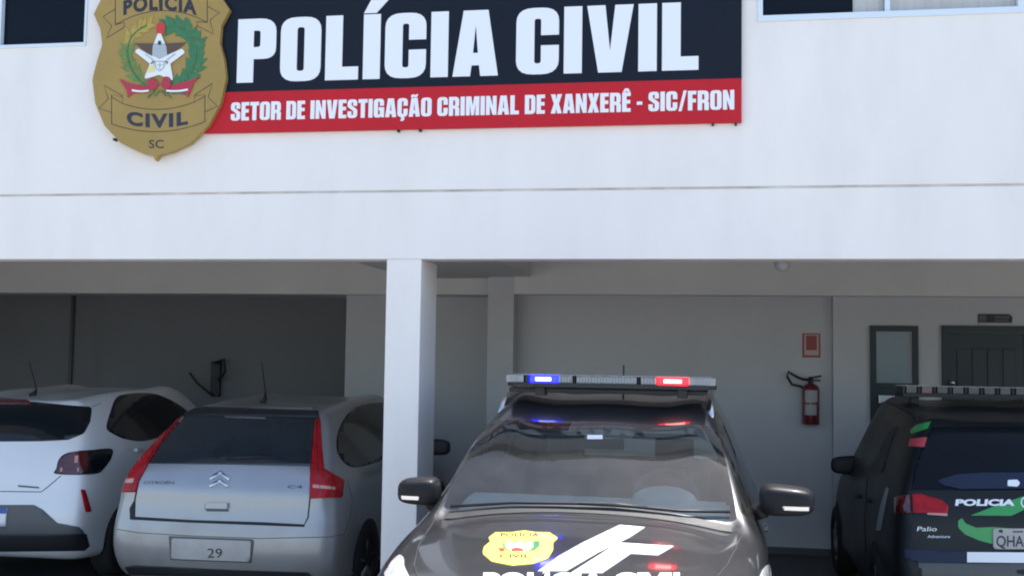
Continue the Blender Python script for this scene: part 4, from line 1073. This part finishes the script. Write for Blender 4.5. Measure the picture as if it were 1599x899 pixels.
c.drape(Z([(330, 372), (345, 370), (342, 402), (328, 402)]), c.P_px, 'lamp_band', 'amber_lens', .012, thick=0); c.drape(Z([(268, 424), (345, 424), (345, 440), (266, 440)]), c.P_px, 'lamp_band', 'amber_lens', .012, thick=0)
c.drape([(MX-x, y) for x, y in lamp], c.P_px, 'tail_lamp', 'tint', .008, step=7)
c.drape(rp(Z([(353, 516, 2), (373, 519, 2), (400, 614, 2), (376, 617, 2)])), c.P_px, 'reflector', 'red_lens', .008, step=7)
c.drape(rp(sym(Z([(-82, 585), (150, 585, 6), (188, 606, 5), (252, 664, 5), (345, 681, 6), (378, 712, 5), (-82, 712)]))), c.P_px, 'lower_bumper', 'plastic_grey', .006, step=9)
c.drape(sym(Z([(-82, 712), (378, 712), (392, 765), (372, 785), (-82, 790)])), c.P_px, 'lower_bumper', 'plastic', .006, step=9)
c.seam(Z([(-82, 526), (0, 526), (182, 528), (206, 510), (268, 458)]), c.P_px, 1.2, 'hatch_seam', 'seam', .0015, step=8)
c.seam(Z([(405, 155), (440, 140), (470, 110)]), c.P_px, .8, 'panel_seam', 'plastic_grey', .0015)
c.drape(Z([(80, 498), (172, 506), (174, 513), (80, 506)]), c.P_px, 'badge', 'plastic_grey', .004, thick=0)
c.drape(Z([(592, 338), (620, 338), (622, 352), (596, 352)]), c.P_px, 'door_handle', 'white_paint', .02, step=6, thick=.03)
pl = c.drape([(-67, 792), (12, 792.5), (10, 820.5), (-66, 820)], c.P_px, 'number_plate', 'plate_white', .016, step=9, thick=.03)
c.drape([(-67, 792), (12, 792.5), (11.5, 801), (-67, 800.5)], c.P_px, 'plate_band', 'plate_blue', .018, parent=pl, step=9, thick=0)
for sd in (-1, 1):
    c.arch(.72, .33, .30, sd); c.arch(3.25, .33, .30, sd)
    c.wheel(.72, sd*.785, .305, .20, sd); c.wheel(3.25, sd*.785, .305, .20, sd)
    pr = c.P_left if sd > 0 else c.P_right
    c.seam([(1.12, 1.0), (1.28, .6), (1.3, .3)], pr, .008, 'door_seam', 'seam', .001, step=.08); c.seam([(2.15, 1.0), (2.15, .3)], pr, .008, 'door_seam', 'seam', .001, step=.08)
c.drape([(.75, 1.13), (2.85, 1.04), (2.45, 1.40), (1.9, 1.46), (1.0, 1.45)], c.P_left, 'side_window', 'tint', .004, step=.08)
c.drape([(2.45, -.52), (2.98, -.60), (2.98, .60), (2.45, .52)], c.P_top, 'windscreen', 'tint', .004, step=.1)
for sd in (-1, 1): mirror(c, 2.62, sd*.96, 1.05, sd, 'white_paint', .17, .14, .10, None, (2.6, sd*.80, 1.0))
p = loc(c, 55, 606, 8.9); bs = c.land(Vector((p.x, p.y, 3)), Vector((0, 0, -1)))[0]
obj('aerial', tube([bs+Vector((-.04, 0, 0)), bs+Vector((0, 0, .025)), bs+Vector((.02, .0, .06)), bs+Vector((-.06, .03, .30))], [.03, .02, .006, .004], 8), 'black_metal', wh, True)

# ---------------------------------------------------------------- the police estate car on the right
pal = empty('police_estate', (2.11, 7.42, GZ), radians(90), 'dark police estate car with green decals and unlit light bar by the doors', 'police car')
c = Car(pal)
st = [
 [(.10, .68, .28), (.02, .74, .42), (0, .76, .60), (.05, .735, .84), (.10, .69, 1.06), (.36, .52, 1.46)],
 [(.26, .76, .26), (.20, .80, .42), (.19, .82, .62), (.22, .81, .86), (.26, .765, 1.08), (.48, .575, 1.515)],
 [(.80, .79, .26), (.80, .82, .42), (.80, .83, .64), (.80, .82, .90), (.80, .785, 1.08), (.95, .60, 1.565)],
 [(1.60, .79, .26), (1.60, .82, .42), (1.60, .83, .64), (1.60, .82, .88), (1.60, .79, 1.03), (1.65, .61, 1.58)],
 [(2.30, .79, .26), (2.30, .82, .42), (2.30, .83, .64), (2.30, .82, .86), (2.30, .79, .99), (2.15, .59, 1.53)],
 [(2.80, .78, .26), (2.80, .81, .42), (2.80, .82, .60), (2.80, .80, .84), (2.80, .77, .95), (2.80, .66, 1.01)],
 [(3.35, .75, .26), (3.38, .78, .42), (3.38, .78, .56), (3.36, .75, .74), (3.34, .70, .85), (3.30, .58, .91)],
 [(3.60, .58, .28), (3.68, .62, .42), (3.68, .62, .54), (3.65, .60, .66), (3.60, .55, .76), (3.52, .46, .82)],
]
c.cage(st, [.03, .035, .04, .04, .04, .03, .03, .02], (.07, .12), 'black_green', creases=[((0, 5), (1, 5), .35)])
Z = zz(1380, 640, 3.47)
MX = 2*1603.0
c.drape(sym(Z([(262, 92), (764, 92), (764, 432), (420, 432), (150, 430), (165, 330), (225, 150)])), c.P_px, 'rear_window', 'tint_dark', .004, step=4.5)
c.drape(rp(sym(Z([(285, 385, 4), (400, 350, 6), (560, 340), (764, 340), (764, 427), (420, 430, 4), (330, 412, 4)]))), c.P_px, 'window_sticker', 'decal_blue', .012, step=5, thick=0)
c.drape(rp(Z([(670, 382, 2), (720, 380, 4), (738, 398, 4), (722, 418, 4), (668, 414, 2)])), c.P_px, 'sticker_mark', 'decal_white', .014, thick=0)
c.drape(rp(Z([(62, 472, 4), (142, 456, 2), (146, 556, 2), (62, 560, 4)])), c.P_px, 'tail_lamp', 'dark_red_lens', .008, step=7)
tl = rp(Z([(152, 456, 3), (202, 454, 4), (320, 490, 4), (350, 520, 4), (346, 560, 3), (160, 555, 2)]))
c.drape(tl, c.P_px, 'tail_lamp', 'red_lens', .008, step=7)
c.drape([(MX-x, y) for x, y in tl], c.P_px, 'tail_lamp', 'red_lens', .008, step=7)
c.drape(Z([(235, 557), (345, 560), (344, 573), (236, 566)]), c.P_px, 'lamp_band', 'amber_lens', .010, step=8, thick=0)
gp = Z([(470, 570), (600, 520), (745, 470), (840, 450), (800, 520), (690, 572)])
c.drape(gp, c.P_px, 'green_decal', 'decal_green', .004, step=8, thick=0)
c.drape(rp(Z([(402, 600, 3), (424, 582, 3), (442, 612), (500, 636), (590, 632), (700, 640), (700, 722), (580, 722), (520, 706), (440, 672, 6), (404, 636, 4)])), c.P_px, 'green_decal', 'decal_green', .004, step=8, thick=0)
V, T = font_mesh('POLICIA', 1, bold=.05); a_ = min(p[0] for p in V); b_ = max(p[0] for p in V)
P0, P1 = Z([(386, 516), (708, 516)])
c.drape(([(P0[0]+(P1[0]-P0[0])*(p[0]-a_)/(b_-a_)+2.2*p[1], P0[1]-p[1]/.7*9.0) for p in V], T), c.P_px, 'hatch_lettering', 'decal_white', .0055, thick=0)
ro = ell(1602, 784, 8.5, 9); ri = ell(1602, 784, 6.6, 7)
c.drape([(ro, [ri])], c.P_px, 'ring_decal', 'decal_white', .0058, step=6, thick=0)
c.drape(decal_text('Palio', *[q[0] for q in Z([(180, 0), (285, 0)])], Z([(0, 654)])[0][1], 7, '', .0, None, shear=2), c.P_px, 'badge_lettering', 'alu', .004, thick=0)
c.drape(decal_text('Adventure', *[q[0] for q in Z([(236, 0), (358, 0)])], Z([(0, 691)])[0][1], 4.5, '', .0, None, shear=1), c.P_px, 'badge_lettering', 'alu', .004, thick=0)
c.seam(sym(Z([(148, 440), (150, 560), (158, 700), (166, 760)])), c.P_px, 1.2, 'hatch_seam', 'seam', .0015, step=8) if False else c.seam(Z([(148, 440), (150, 560), (158, 700), (172, 765)]), c.P_px, 1.4, 'hatch_seam', 'seam', .0015, step=8)
pl = c.drape(rp(Z([(586, 640, 6), (935, 640, 6), (935, 752, 6), (592, 752, 6)])), c.P_px, 'number_plate', 'plate', .012, step=8, thick=.02)
c.drape(decal_text('QHA-', *[q[0] for q in Z([(608, 0), (775, 0)])], Z([(0, 738)])[0][1], 17, '', .012, None), c.P_px, 'plate_digits', 'ink', .014, parent=pl, thick=0)
c.drape(Z([(618, 648), (640, 646), (644, 664), (622, 660)]), c.P_px, 'plate_screw', 'ink', .014, parent=pl, thick=0); c.drape(Z([(696, 652), (752, 652), (752, 662), (696, 662)]), c.P_px, 'town_strip', 'plastic_grey', .014, parent=pl, thick=0)
c.drape(sym(Z([(110, 752), (450, 764), (764, 766), (764, 828), (450, 826), (180, 822), (112, 800)])), c.P_px, 'bumper_band', 'decal_blue', .004, step=5)
c.drape(sym(Z([(450, 768), (764, 770), (764, 826), (450, 823)])), c.P_px, 'bumper_stripe', 'decal_white', .012, step=5, thick=0)
c.drape(sym(Z([(182, 824), (450, 828), (764, 830), (764, 1060), (230, 1060), (200, 900)])), c.P_px, 'bumper_cover', 'side_grey', .006, step=6)
c.drape(Z([(716, 866), (764, 860), (764, 890), (724, 884)]), c.P_px, 'bumper_slot', 'seam', .008, thick=0)
c.drape(Z([(146, 108), (176, 82), (256, 62), (240, 100), (150, 130)]), c.P_px, 'pillar_decal', 'decal_green', .004, step=7, thick=0)
c.drape(Z([(146, 156), (236, 148), (220, 202), (136, 196)]), c.P_px, 'pillar_decal', 'decal_red', .006, step=7, thick=0)
Y_ = zz(1280, 480, 2.144)
c.drape(sm(Y_([(168, 545), (188, 500), (212, 450), (240, 408), (262, 398), (246, 440), (226, 500), (210, 550)])), c.P_px, 'side_window', 'plastic', .006, step=3)
c.drape(Y_([(225, 600), (233, 606), (206, 745), (189, 745), (205, 660)]), c.P_px, 'side_decal', 'decal_grey', .004, step=7, thick=0)
for q in ((132, 632), (166, 646)):
    x, y = Y_([q])[0]; c.drape(rr(x-4.5, y-3, x+4.5, y+3, 2), c.P_px, 'door_handle', 'seam', .012, step=4, thick=.02)
c.seam(Y_([(160, 570), (150, 700), (156, 860)]), c.P_px, 1.2, 'door_seam', 'seam', .0015, step=8)
for sd in (-1, 1):
    c.arch(.75, .34, .32, sd); c.arch(2.95, .34, .32, sd)
    c.wheel(.75, sd*.745, .315, .19, sd); c.wheel(2.95, sd*.745, .315, .19, sd)
c.drape([(.85, 1.13), (2.55, 1.03), (2.2, 1.44), (1.7, 1.50), (1.0, 1.49)], c.P_right, 'side_window', 'tint_dark', .004, step=.08)
c.drape([(2.25, -.50), (2.74, -.58), (2.74, .58), (2.25, .50)], c.P_top, 'windscreen', 'tint_dark', .004, step=.1)
p = loc(c, 1321, 725, 9.75); mirror(c, p.x, p.y, p.z, 1, 'plastic', .24, .17, .12, None, (p.x+.02, .76, p.z-.06))
mirror(c, p.x, -p.y, p.z, -1, 'plastic', .24, .17, .12, None, (p.x+.02, -.76, p.z-.06))
p = loc(c, 1395, 609, 8.75)
n = 12; hl = p.y; SEC = []
for k in range(10):
    y0 = -hl+.04+(2*hl-.08)*k/10; SEC.append((y0, y0+(2*hl-.08)/10-.03, 'dim_lens' if k in (1, 8) else 'grey_lens')); SEC.append((y0+(2*hl-.08)/10-.03, y0+(2*hl-.08)/10, 'plastic'))
light_bar(c, p.x, p.z, 2*hl, SEC, False, .26, .085, 0, .45)
for sd in (-1, 1): obj('roof_rail', tube([(.55, sd*.56, 1.50), (.62, sd*.565, 1.555), (.8, sd*.57, 1.58), (1.6, sd*.575, 1.605), (2.0, sd*.565, 1.585), (2.1, sd*.56, 1.53)], .016, 8), 'plastic', pal, True)
